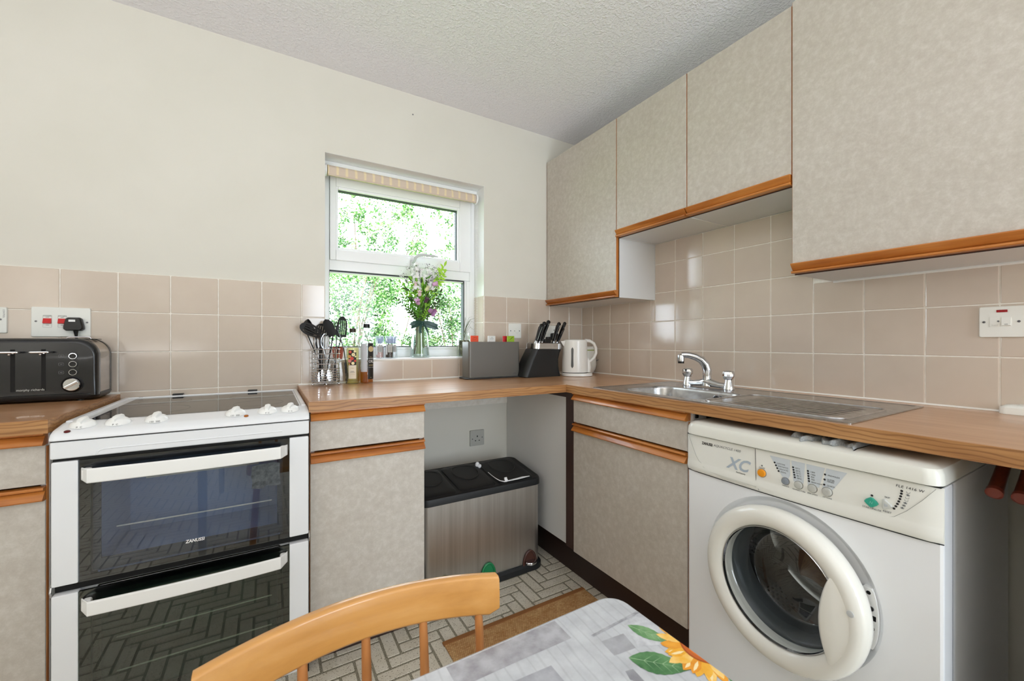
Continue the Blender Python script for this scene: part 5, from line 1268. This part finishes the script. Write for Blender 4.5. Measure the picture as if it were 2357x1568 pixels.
Mpk = mat('petal_pink', 'deb0d8', .5); Mpk2 = mat('petal_pale_pink', 'ecd3d8', .5); Mpu = mat('petal_mauve', 'b583b2', .5); Mpd = mat('petal_dark', '5c3f52', .5); Mcr = mat('petal_cream', 'dfe3b8', .5)
bell((-.022, -.055, .262), (-.55, -.5, .55), .017, Mpk); bell((.028, -.058, .235), (.5, -.6, -.35), .021, Mpu, 1.1); bell((-.018, -.050, .305), (-.1, -.4, .7), .0165, Mpk2, .75)
bell((.052, -.045, .372), (.9, -.4, .15), .018, Mpk, .9); bell((.014, -.04, .275), (.25, -.5, .65), .016, Mpd, .9); bell((.018, -.045, .335), (.3, -.4, .8), .017, Mcr, .7); bell((-.035, -.04, .355), (-.2, -.4, .9), .014, Mpk2, .7)
# white stock spikes
Mwh = mat('petal_white', 'f3f4f2', .5)
def spike(tip, h, r, cnt=46):
    stem(tip, .003); g = G()
    for i in range(cnt):
        a = rnd.uniform(0, 6.28); s = rnd.random(); z = tip[2]-h*s; q = r*(.35+.65*s)*rnd.uniform(.7, 1.05); c = Vector((tip[0]+q*cos(a), tip[1]+q*sin(a), z)); n = Vector((cos(a), sin(a), .3)).normalized()
        for p in range(4):
            u = n.orthogonal().normalized(); u.rotate(Matrix.Rotation(p*pi/2+a, 3, n)); leafg(g, c, u+n*.4, .0115, .0105, n, .3)
    t.add('flower_spike', g, Mwh, smooth=0, kind='stuff')
spike((-.030, -.03, .478), .145, .022, 60); spike((-.018, -.02, .445), .10, .020, 40); spike((.052, -.02, .440), .10, .022, 50); spike((.075, -.02, .425), .07, .018, 34); spike((.015, .0, .42), .05, .02, 24)
# statice and dark seed heads
Mst = mat('statice_white', 'e9e6ea', .6); Msd = mat('statice_dark', '5d4c58', .6)
for tip in ((-.062, -.02, .462), (-.098, -.02, .420), (-.080, -.03, .392), (.035, -.02, .478), (.068, -.02, .468), (.082, -.02, .448), (.088, -.03, .432), (.030, -.05, .395), (-.030, -.05, .292), (.045, -.03, .43), (.058, -.03, .412), (-.012, -.03, .45)):
    P = stem(tip, .0012, M_stemd); g = G(); g2 = G()
    for i in range(16):
        c = Vector(tip)+Vector((rnd.gauss(0, .009), rnd.gauss(0, .008), rnd.gauss(-.004, .008))); g.ball(c, rnd.uniform(.0018, .0036), n=6)
        c = Vector(tip)+Vector((rnd.gauss(0, .009), rnd.gauss(-.003, .008), rnd.gauss(-.008, .008))); g2.ball(c, rnd.uniform(.0010, .0022), n=6)
    t.add('statice_head', g, Mst, smooth=0, kind='stuff'); t.add('seed_head', g2, Msd, smooth=0, kind='stuff')
# long sword leaves
for x, z, l, w_, k in ((-.048, .37, .085, .014, 0), (-.040, .40, .085, .010, 1), (.005, .375, .082, .016, 1), (.012, .36, .080, .018, 0), (-.012, .35, .075, .012, 1), (.040, .35, .11, .009, 2), (.062, .30, .06, .008, 0), (-.004, .30, .08, .014, 0), (.03, .28, .09, .012, 1), (-.03, .27, .09, .013, 2), (.02, .22, .1, .012, 0), (-.01, .21, .09, .014, 2), (.035, .22, .08, .01, 2)):
    leafg(LG[k], (x*.75, rnd.uniform(-.045, -.01), z-.045), (x*.35, -.05, 1), l, w_, Vector((0, -1, .1)), .05)
# leafy sprigs
def sprig(tip, cnt, l, w_, k, droop=0.0, start=.55):
    P = stem(tip, .0013, M_stemd if k == 2 else M_stem); m = len(P)
    for i in range(cnt):
        s = start+(1-start)*i/cnt; q = P[min(m-1, int(s*(m-1)))].lerp(P[min(m-1, int(s*(m-1))+1)], s*(m-1)-int(s*(m-1))); d = (P[-1]-P[int(m*.6)]).normalized()
        sd = d.cross(Vector((0, 1, 0))).normalized()*(1 if i % 2 else -1)
        leafg(LG[k], q, d*.8+sd+Vector((0, rnd.uniform(-.4, .2), -droop)), l*rnd.uniform(.8, 1.1), w_, Vector((0, -1, .2)), .2)
    leafg(LG[k], P[-1], d, l, w_, Vector((0, -1, .2)), .1)
sprig((-.125, -.02, .285), 9, .019, .0075, 2, 0, .6); sprig((-.108, -.02, .370), 9, .020, .010, 1, 0, .55); sprig((-.098, -.03, .305), 10, .020, .010, 0); sprig((-.085, -.05, .245), 9, .022, .010, 0); sprig((-.06, -.05, .385), 10, .022, .011, 1)
sprig((.105, -.02, .335), 9, .026, .012, 2); sprig((.085, -.03, .275), 8, .022, .010, 2); sprig((.12, -.01, .300), 6, .02, .008, 2); sprig((.130, -.02, .480), 12, .034, .013, 3, .3, .70); sprig((.112, -.02, .450), 12, .034, .013, 3, .3, .70); sprig((.128, -.02, .440), 10, .030, .012, 3, .3, .8)
sprig((-.07, -.055, .225), 8, .02, .010, 2); sprig((.06, -.055, .235), 8, .02, .009, 0); sprig((-.045, -.06, .262), 8, .022, .012, 0); sprig((.0, -.06, .24), 8, .024, .012, 2); sprig((-.02, -.055, .232), 8, .024, .012, 0); sprig((.02, -.06, .232), 8, .02, .010, 1)
for i in range(150):
    z = rnd.uniform(.205, .40); rr0 = .012+.060*min(1, (z-.19)/.12); x = rnd.uniform(-1, 1)*rr0; y = rnd.uniform(-.7, .35)*rr0
    leafg(LG[rnd.choice((0, 0, 1, 1, 2, 3))], (x, y, z), (x*9+rnd.uniform(-.4, .4), rnd.uniform(-.6, .2), rnd.uniform(.3, 1.1)), rnd.uniform(.022, .045), rnd.uniform(.008, .014), Vector((0, -1, .2)), .2)
for i in range(26):
    x = rnd.uniform(-.045, .085); z = rnd.uniform(.375, .455); g = G(); g.ball((0, 0, 0), .001, n=4)
    for p in range(6):
        a = rnd.uniform(0, 6.28); leafg(g, (0, 0, 0), (cos(a), -.5, sin(a)), .013, .011, Vector((0, -1, 0)), .3)
    g.v = [(q[0]+x, q[1]-.02+rnd.uniform(-.0001, .0001), q[2]+z) for q in g.v]; t.add('small_blossom', g, Mwh, smooth=0)
for k in range(4): t.add('leaves', LG[k], ML[k], smooth=0, kind='stuff')
# thick stem bundle under water and one dark twig
for i in range(9):
    a = 2*pi*i/9; t.add('stem', G().tube([(.020*cos(a)-.0, .016*sin(a), .035+.012*(i % 3)), (.016*cos(a), .014*sin(a), .10), (.018*cos(a+.3), .014*sin(a+.3), .17), (.022*cos(a+.5), .016*sin(a+.5), .21)], [.0048, .0055, .005, .0035], 8), M_stem)
t.add('twig', G().tube([(-.036, -.015, .004), (-.030, -.016, .04), (-.024, -.016, .07), (-.022, -.012, .11), (-.018, -.01, .17)], [.0028, .0026, .0028, .0022, .002], 7), mat('twig_brown', '6d5a4c', .7))

# ---- jar with dried grass
t = Thing('storage_jar', 'glass jar of dried herbs with wispy grass on the sill beside the board case', 'jar', (-.822, .052, ZS))
t.add('glass', G().lathe([(.034, 0), (.038, .004), (.038, .095), (.036, .104), (.030, .112), (.030, .118), (.032, .119), (.032, .135), (.029, .136)], n=32), M_gl, smooth=50)
t.add('contents', G().lathe([(.035, .004), (.036, .02), (.036, .085), (.030, .092), (.0005, .093)], n=32), mat_noise('dried_herbs', [(.38, '2a2a1c'), (.5, '6f7252'), (.62, 'b5b49a')], 90, .8, map_scale=(1, 1, .35), bump_s=.6), smooth=50)
rnd = random.Random(9)
for i in range(16):
    a = rnd.uniform(-2.2, .6); l = rnd.uniform(.04, .13); h = rnd.uniform(.08, .15); dx = cos(a)*l*.6+.02; dy = -abs(sin(a))*l*.25
    t.add('grass_blade', G().tube([(0, 0, .085), (dx*.2, dy*.3, .085+h*.55), (dx*.6, dy*.7, .085+h*.95), (dx, dy, .085+h*(1.0 if i % 3 else .75))], [.0009, .0008, .0006, .0002], 4), mat('grass_blade', '5c6a44', .7) if i == 0 else bpy.data.materials['grass_blade'])

# ================================================================== RECYCLING BIN
t = Thing('recycling_bin', 'stainless steel three-lid pedal bin with black top, in the open corner space', 'bin', (-.93, -.30, .0012))
def yb(z): return .135-.0*z
def R4(z, e, x0=-.296, x1=.298, y0=-.140, y1=.145, r=.035, n=6): return [(x, y, z) for x, y in rrect((x0+x1)/2, (y0+y1)/2, x1-x0-2*e, y1-y0-2*e, max(r-e, .004), n)]
def mk_bin_steel():
    m, nt, b = base('bin_steel'); v = coords(nt, (1, 1, .02)); n = noise(nt, v, 60, 4)
    nt.links.new(ramp(nt, n, [(.3, 'b5b1ab'), (.7, 'cbc8c3')]), b.inputs['Base Color']); b.inputs['Metallic'].default_value = 1; b.inputs['Roughness'].default_value = .40
    b.inputs['Anisotropic'].default_value = .6; bump(nt, b, n, .08, .0005); return m
M_bins = mk_bin_steel(); M_binb = mat('bin_black', '18191a', .48)
t.add('body', G().rings([R4(.030, .002), R4(.034, 0), R4(.408, 0)]), M_bins)
t.add('base', G().rings([R4(0, -.010), R4(.004, -.014), R4(.026, -.014), R4(.036, -.006), R4(.037, .004)]), M_binb)
def rim(z0, e): 
    return [(x, y, z0+max(0, min(1, (y+.14)/.20))*.034*(1 if z0 > .42 else 0)) for x, y, z in R4(0, e)]
t.add('lid_frame', G().rings([R4(.404, -.004), R4(.406, -.007), rim(.426, -.007), rim(.434, -.003), rim(.437, .006), rim(.434, .012)]), M_binb)
for i, (xa, xb) in enumerate(((-.288, -.132), (-.117, .063), (.077, .270))):
    g = G(); R = []
    def lidr(e, dz):
        P = []
        for x, y in rrect((xa+xb)/2, .0, xb-xa-2*e, .258-2*e, .024, 5):
            P.append((x, y, .431+dz+max(0, min(1, (y+.14)/.20))*.034))
        return P
    g.rings([lidr(0, 0), lidr(0, .004), lidr(.003, .007), lidr(.012, .0085), lidr(.03, .009)])
    ld = t.add('lid', g, M_binb, label='black lid with bag ties caught under it' if i == 2 else None)
    g = G(); m = 40; cxl = (xa+xb)/2
    g.tube([(cxl+.062*cos(2*pi*k/m), .030+.075*sin(2*pi*k/m), .4405+max(0, min(1, (.17+.075*sin(2*pi*k/m))/.20))*.034) for k in range(m)], .0014, 4, closed=True)
    t.add('lid_groove', g, M_binb, parent=ld)
for x, c, nm in ((.232, '4a2a20', 'brown'), (.010, '1c7a48', 'green'), (-.20, '8a8d20', 'yellow')):
    pm = mat('pedal_arch_'+nm, c, .45)
    g = G(); A = [(x+.034*cos(pi*k/16), -.142, .034+.062*sin(pi*k/16)) for k in range(17)]; A = [(x+.034, -.142, .012)]+A+[(x-.034, -.142, .012)]
    g.tube([(a[0], a[1]-.002, a[2]) for a in A], .005, 6); ar = t.add('pedal_arch', g, pm, label=nm+' pedal surround')
    g = G(); V = [(x+.032*cos(pi*k/16), .034+.060*sin(pi*k/16)) for k in range(17)]+[(x-.032, .02), (x+.032, .02)]; g.prism([(a, b) for a, b in V], 'y', -.1425, -.139); t.add('pedal_recess', g, pm, parent=ar)
    t.add('pedal', G().rings([[(x+r*cos(2*pi*k/28), -.155+r*.75*sin(2*pi*k/28), z) for k in range(28)] for r, z in ((.026, .040), (.0285, .042), (.0285, .049), (.026, .052), (.012, .0525))]), M_chrome if nm == 'brown' else M_dsteel, parent=ar)
# white bag ties
bg = Thing('bin_bag', 'white bin bag tie strings poking out round the right-hand bin lid', 'bin bag', (-.80, -.43, .445))
M_bag = mat('bag_white', 'e6e7e8', .5)
bg.add('tie', G().tube([(-.866, -.335, .4705), (-.864, -.37, .4640), (-.858, -.40, .4575), (-.848, -.422, .4515), (-.830, -.432, .4475), (-.80, -.433, .4485), (-.765, -.4335, .4495), (-.73, -.432, .4505), (-.69, -.429, .449)], [.0015, .0018, .0022, .0028, .0042, .0042, .0055, .006, .0025], 8, flat=(1, .45)), M_bag, w=True)
bg.add('knot', G().ball((-.822, -.434, .453), .0085, 1, .8, 1.0, n=8).box(-.832, -.818, -.436, -.430, .455, .467, .002), M_bag, w=True)
bg.add('bag_end', G().ball((-.870, -.225, .479), .015, .8, .6, 1.0, n=8).ball((-.862, -.235, .473), .012, .9, .5, .9, n=7), M_bag, w=True, smooth=15)

# ================================================================== FLOOR MAT
def mk_mat():
    m, nt, b = base('woven_mat'); v = coords(nt, (1, 1, 1), world_space=True); br = nt.nodes.new('ShaderNodeTexBrick'); nt.links.new(v, br.inputs['Vector'])
    br.inputs['Scale'].default_value = 1; br.inputs['Brick Width'].default_value = .0085; br.inputs['Row Height'].default_value = .0062; br.inputs['Mortar Size'].default_value = .0011; br.inputs['Mortar Smooth'].default_value = .4
    br.inputs['Color1'].default_value = lin('dcb27a'); br.inputs['Color2'].default_value = lin('b5834a'); br.inputs['Mortar'].default_value = lin('7a4c26'); br.inputs['Bias'].default_value = 0
    n = noise(nt, v, 30, 4); c = mixc(nt, .35, br.outputs['Color'], ramp(nt, n, [(.35, 'ab7742'), (.65, 'dab27c')])); nt.links.new(c, b.inputs['Base Color']); b.inputs['Roughness'].default_value = .85
    inv = nt.nodes.new('ShaderNodeMath'); inv.operation = 'SUBTRACT'; inv.inputs[0].default_value = 1; nt.links.new(br.outputs['Fac'], inv.inputs[1]); bump(nt, b, inv.outputs[0], .9, .002); return m
t = Thing('floor_mat', 'brown woven runner mat with bound edge on the brick-patterned vinyl floor', 'mat', (-.90, -.91, .0012))
t.add('weave', G().box(-1.228, -.575, -1.135, -.682, .0012, .0062, .001, 1), mk_mat(), w=True)
M_bind = mat('mat_binding', '8a5a30', .8)
for y0, y1 in ((-.700, -.679), (-1.138, -1.117)): t.add('binding', G().box(-1.2305, -.5725, y0, y1, .0012, .0078, .002), M_bind, w=True)

# ================================================================== WASHING MACHINE CLOTH
g = G(); R = []; NN = 44; rnd = random.Random(4)
for i in range(NN+1):
    s = i/NN; y = -1.530-.148*s; e = min(1, s*9, (1-s)*9)**.5; fr = -.592+.010*sin(s*17)+.006*sin(s*41+1)+(.020 if .40 < s < .47 else 0)
    lo = .8475-.0085*(.4+.6*sin(s*11+2)**2); hi = lo+.004+.014*e*(.55+.45*sin(s*14+.6)**2)
    hi = min(hi, .8648)
    R.append([(fr+.004, y, lo), (fr-.001, y, lo+.25*(hi-lo)), (fr, y, (lo+hi)/2), (fr+.004, y, hi-.002), (fr+.016, y, hi), (fr+.030, y, hi-.006*abs(sin(s*23))), (fr+.05, y, hi-.001), (-.44, y, hi-.003), (-.43, y, .8472), (fr+.04, y, .8470)])
g.rings(R); cl = one('dish_cloth', g, mat_noise('cloth_grey', [(.35, '8f9394'), (.65, 'a9adae')], 300, .95, bump_s=.6, world_space=True), 'crumpled grey cloth stuffed between the washing machine lid and worktop', 'cloth', (-.50, -1.60, .8455))
# hinge block under the worktop beside the machine
t = Thing('side_panel', 'white side panel between the sink cabinet and the washing machine', 'panel', (-.3, -1.2262, 0))
t.add('panel', G().box(-.564, -.02, -1.2275, -1.2245, .02, .8635), M_white_board, w=True, smooth=0)
t.add('bracket', G().box(-.556, -.540, -1.2335, -1.2275, .842, .858, .003), M_black, w=True)

# ================================================================== RAIL DOWELS UNDER THE WORKTOP AT THE RIGHT
M_dow = wood('dark_dowel', [(.3, '4a2016'), (.6, '7a3826')], 'x', .35); M_dend = mat('dowel_end', '8c4436', .3)
for i, y in enumerate((-1.862, -1.899)):
    t = Thing('wooden_rail', ('dark reddish wooden rail with rounded end beside the washing machine', 'second dark wooden rail end, cut off by the right edge')[i], 'rail', (-.42, y, .772))
    t.add('rod', G().tube([(0, 0, 0), (.05, .001, .022), (.16, .003, .074), (.19, .004, .087)], [.0125, .0115, .011, .011], 20), M_dow)
    t.add('end_cap', G().tube([(-.010, 0, -.004), (-.007, 0, -.003), (.002, 0, .001), (.004, 0, .002)], [.009, .0138, .0138, .0125], 24), M_dend)
t = Thing('added_shade_panel', 'added dark panel, out of view, shading the gap right of the washing machine', 'panel', (-.3, -1.975, 0))  # unseen panel added to keep light out of the gap beside the machine
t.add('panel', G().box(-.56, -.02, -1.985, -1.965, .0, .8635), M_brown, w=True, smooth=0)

# ================================================================== DINING TABLE
t = Thing('dining_table', 'dining table topped with grey patchwork and sunflower print, bottom of picture', 'table', (-1.73, -2.25, 0))
TX0, TX1, TY0, TY1, TZ = -2.12, -1.337, -2.87, -1.650, .730
def mk_tabletop():
    m, nt, b = base('table_print'); v = coords(nt, (1, 1, 1), world_space=True); n = noise(nt, v, 40, 6, .6); n2 = noise(nt, v, 9, 3)
    vs = coords(nt, (1, .12, 1), rot=(0, 0, .5), world_space=True); w = nt.nodes.new('ShaderNodeTexWave'); nt.links.new(vs, w.inputs['Vector']); w.inputs['Scale'].default_value = 26; w.inputs['Distortion'].default_value = 2.5; w.inputs['Detail Scale'].default_value = 2
    c = ramp(nt, n, [(.3, 'b4b6ba'), (.55, 'cbced1'), (.8, 'dcdfe1')]); c = mixc(nt, .35, c, ramp(nt, n2, [(.35, 'b9bcc2'), (.65, 'dadcdf')])); c = mixc(nt, .30, c, ramp(nt, w.outputs['Fac'], [(0, 'a9abaf'), (.12, 'e2e4e6'), (1, 'e2e4e6')]), 'MULTIPLY')
    nt.links.new(c, b.inputs['Base Color']); b.inputs['Roughness'].default_value = .35; return m
M_tt = mk_tabletop()
cxT, cyT, wT, hT = (TX0+TX1)/2, (TY0+TY1)/2, TX1-TX0, TY1-TY0
def tr(e, z): return [(x, y, z) for x, y in rrect(cxT, cyT, wT-2*e, hT-2*e, .028-e*.5, 6)]
top = t.add('tabletop', G().rings([tr(.004, TZ-.024), tr(0, TZ-.020), tr(0, TZ-.006), tr(.0012, TZ-.002), tr(.005, TZ)]), M_tt, w=True, smooth=60)
t.add('edge_trim', G().rings([tr(-.0008, TZ-.019), tr(-.0012, TZ-.016), tr(-.0012, TZ-.008), tr(-.0004, TZ-.0045)], False, False), mat('edge_trim', 'cfd3d8', .25), w=True, smooth=60)
def flat(pts, z): return G().poly([(min(x, TX1-.0045), y, TZ+z) for x, y in pts])
def sm(c1, c2, sc=60): return mat_noise('print_'+c1, [(.35, c1), (.65, c2)], sc, .38, world_space=True)
patches = [([(-1.449, -1.6565), (-1.450, -1.693), (-1.482, -1.692), (-1.53, -1.6905), (-1.60, -1.69), (-1.60, -1.6565)], sm('8f8d92', 'b3b4b9', 45)), ([(-1.422, -1.716), (-1.389, -1.720), (-1.394, -1.745), (-1.425, -1.741)], sm('9c9da2', 'adafb4')),
           ([(-1.431, -1.764), (-1.421, -1.766), (-1.424, -1.790), (-1.435, -1.775)], sm('8a8a90', '9d9fa4')), ([(-1.545, -1.712), (-1.497, -1.715), (-1.498, -1.760), (-1.54, -1.76)], sm('97979e', 'aeb0b6')),
           ([(-1.376, -1.708), (-1.338, -1.703), (-1.336, -1.744), (-1.363, -1.758), (-1.39, -1.745)], sm('b2b4ba', 'cfd2d6', 70)), ([(-1.426, -1.7015), (-1.338, -1.6985), (-1.338, -1.7025), (-1.425, -1.7055)], sm('8f9096', 'b8babf', 120))]
for k, (p, m) in enumerate(patches): t.add('printed_patch', flat(p, .00015+.00002*k), m, w=True, parent=top, smooth=0)
M_l1 = sm('4f8250', '7fa877', 50); M_l2 = sm('3f6f45', '6a9a66', 50); M_lv = mat('print_leaf_vein', '9dbb94', .4)
def pleaf(p0, p1, w, m, z, veins=True, ser=.06):
    a, b = Vector((*p0, 0)), Vector((*p1, 0)); d = b-a; s = Vector((-d.y, d.x, 0)).normalized(); L, Rr = [], []
    for k in range(17):
        q = k/16; hw = w/2*sin(pi*q**.85)*(1+ser*(k % 2)); c = a+d*q; L.append((c+s*hw)[:2]); Rr.append((c-s*hw)[:2])
    t.add('printed_leaf', flat([tuple(p) for p in L]+[tuple(p) for p in reversed(Rr)], z), m, w=True, parent=top, smooth=0)
    if veins:
        g = G()
        for q in (.25, .4, .55, .7):
            for sg in (1, -1):
                c = a+d*q; e = c+d*.16+s*sg*w*.36; n_ = Vector((-(e-c).y, (e-c).x, 0)).normalized()*.0004; g.poly([(p.x, p.y, TZ+z+.00003) for p in (c-n_, e, c+n_)])
        n_ = s*.0005; g.poly([(p.x, p.y, TZ+z+.00003) for p in (a-n_, b, a+n_)]); t.add('leaf_veins', g, M_lv, w=True, parent=top, smooth=0, kind='stuff')
pleaf((-1.373, -1.712), (-1.351, -1.762), .020, M_l1, .0004); pleaf((-1.413, -1.752), (-1.366, -1.800), .032, M_l2, .0004); pleaf((-1.338, -1.822), (-1.330, -1.87), .02, M_l2, .0004, False)
cF = Vector((-1.3235, -1.7865)); yel = [sm('e9a32a', 'f4bf4e', 40), sm('f2b53c', 'f7d488', 40), sm('e08a22', 'f0aa3c', 40)]; M_hl = mat('print_petal_light', 'f8e2ae', .4)
rnd = random.Random(3)
for ring_, (n_, L0, wd) in enumerate(((15, .0545, .019), (13, .049, .017))):
    for k in range(n_):
        a = radians(60+245*(k+.5*ring_)/n_); L = L0*rnd.uniform(.92, 1.05); u = Vector((cos(a), sin(a))); s = Vector((-u.y, u.x)); P = []
        for q, h in ((.0, .30), (.35, .42), (.62, .5), (.82, .36), (.93, .18), (1, 0)): P.append(cF+u*(L*(.25+.75*q))+s*wd*h*.72)
        Q = [cF+u*(L*(.25+.75*q))-s*wd*h*.72 for q, h in ((.93, .14), (.82, .33), (.62, .5), (.35, .42), (0, .3))]
        if all(p.x > TX1-.004 for p in P+Q): continue
        z = .0006+.0001*ring_+.000003*k
        pt = t.add('printed_petal', flat([tuple(p) for p in P+Q], z), yel[(k+ring_) % 3], w=True, parent=top, smooth=0)
        if k % 2 == ring_:
            P = [cF+u*L*q+s*wd*h for q, h in ((.55, 0), (.68, .13), (.82, .11), (.92, 0), (.82, -.07), (.68, -.09))]
            if all(p.x < TX1-.005 for p in P): t.add('petal_highlight', flat([tuple(p) for p in P], z+.00005), M_hl, w=True, parent=top, smooth=0)
for r, c, z in ((.0265, 'a8501f', .0010), (.0245, 'c4642a', .00105), (.020, 'd9782f', .0011), (.013, 'e08a3c', .00115)):
    t.add('printed_flower_centre', flat([(cF.x+r*cos(2*pi*k/40), cF.y+r*sin(2*pi*k/40)) for k in range(40)], z), sm(c, c, 30), w=True, parent=top, smooth=0)
for x in (TX0+.06, TX1-.06):
    for y in (TY0+.07, TY1-.13): t.add('leg', G().rings([[(x+a, y+b_, z) for a, b_ in rrect(0, 0, s, s, .006, 2)] for z, s in ((.0012, .032), (.10, .034), (TZ-.024, .044))]), M_white_board, w=True)
t.add('apron', G().box(TX0+.05, TX1-.05, TY1-.135, TY1-.12, TZ-.09, TZ-.024).box(TX0+.05, TX1-.05, TY0+.06, TY0+.075, TZ-.09, TZ-.024), M_white_board, w=True, smooth=0)

# ================================================================== CHAIR
CW = [(.25, 'b57d3c'), (.5, 'cc9450'), (.75, 'dba765')]
M_cw = wood('chair_beech', CW, 'x', .34, 60, .5); M_cz = wood('chair_beech_upright', [(.25, 'a86a36'), (.5, 'bd7e46'), (.75, 'cb9058')], 'z', .45, 70)
t = Thing('dining_chair', 'beech spindle-back dining chair pushed under the table, curved top rail in front', 'chair', (-1.6675, -1.70, .0012))
def arc(u): return -1.549-.0425*(u/.17)**2        # plan curve of the rail, u from its middle
XM = -1.6675; g = G(); R = []; N = 28
for i in range(N+1):
    u = -.168+.336*i/N; s = abs(u)/.168; y = arc(u); top_ = .7755-.001*s**2; bot = .7205+.003*(1-s**2); 
    if s > .93: k = (s-.93)/.07; bot += .008*k*k; 
    th = .0085; nx = .0
    R.append([(XM+u, y-th, bot+.004), (XM+u, y-th, (bot+top_)/2), (XM+u, y-th+.001, top_-.004), (XM+u, y-th+.004, top_-.0005), (XM+u, y+th-.004, top_), (XM+u, y+th-.001, top_-.003), (XM+u, y+th, (bot+top_)/2), (XM+u, y+th-.001, bot+.003), (XM+u, y+th-.004, bot), (XM+u, y-th+.003, bot)])
g.rings(R); t.add('top_rail', g, M_cw, w=True, smooth=60)
for u in (-.1425, -.0705, .0015, .0735, .1445):
    t.add('spindle', G().tube([(XM+u, arc(u)+.000, .735), (XM+u, arc(u)-.004, .70), (XM+u*.98, arc(u)-.020, .58), (XM+u*.95, arc(u)-.040, .448)], [.0052, .0058, .0068, .0058], 12), M_cz, w=True)
g = G(); R = []
for z, e in ((.425, .006), (.430, .001), (.446, 0), (.452, .004), (.453, .02)): R.append([(x, y, z) for x, y in rrect(XM, -1.765, .40-2*e, .38-2*e, .05, 6)])
g.rings(R); t.add('seat', g, M_cw, w=True)
for sx in (-1, 1):
    for y, dy in ((-1.60, .03), (-1.92, -.025)): t.add('leg', G().tube([(XM+sx*.150, y, .428), (XM+sx*.165, y+dy*.6, .18), (XM+sx*.175, y+dy, .0012)], [.014, .016, .012], 12), M_cz, w=True)
for sx in (-1, 1): t.add('stretcher', G().tube([(XM+sx*.163, -1.585, .20), (XM+sx*.163, -1.935, .20)], [.008, .008], 10), M_cz, w=True)
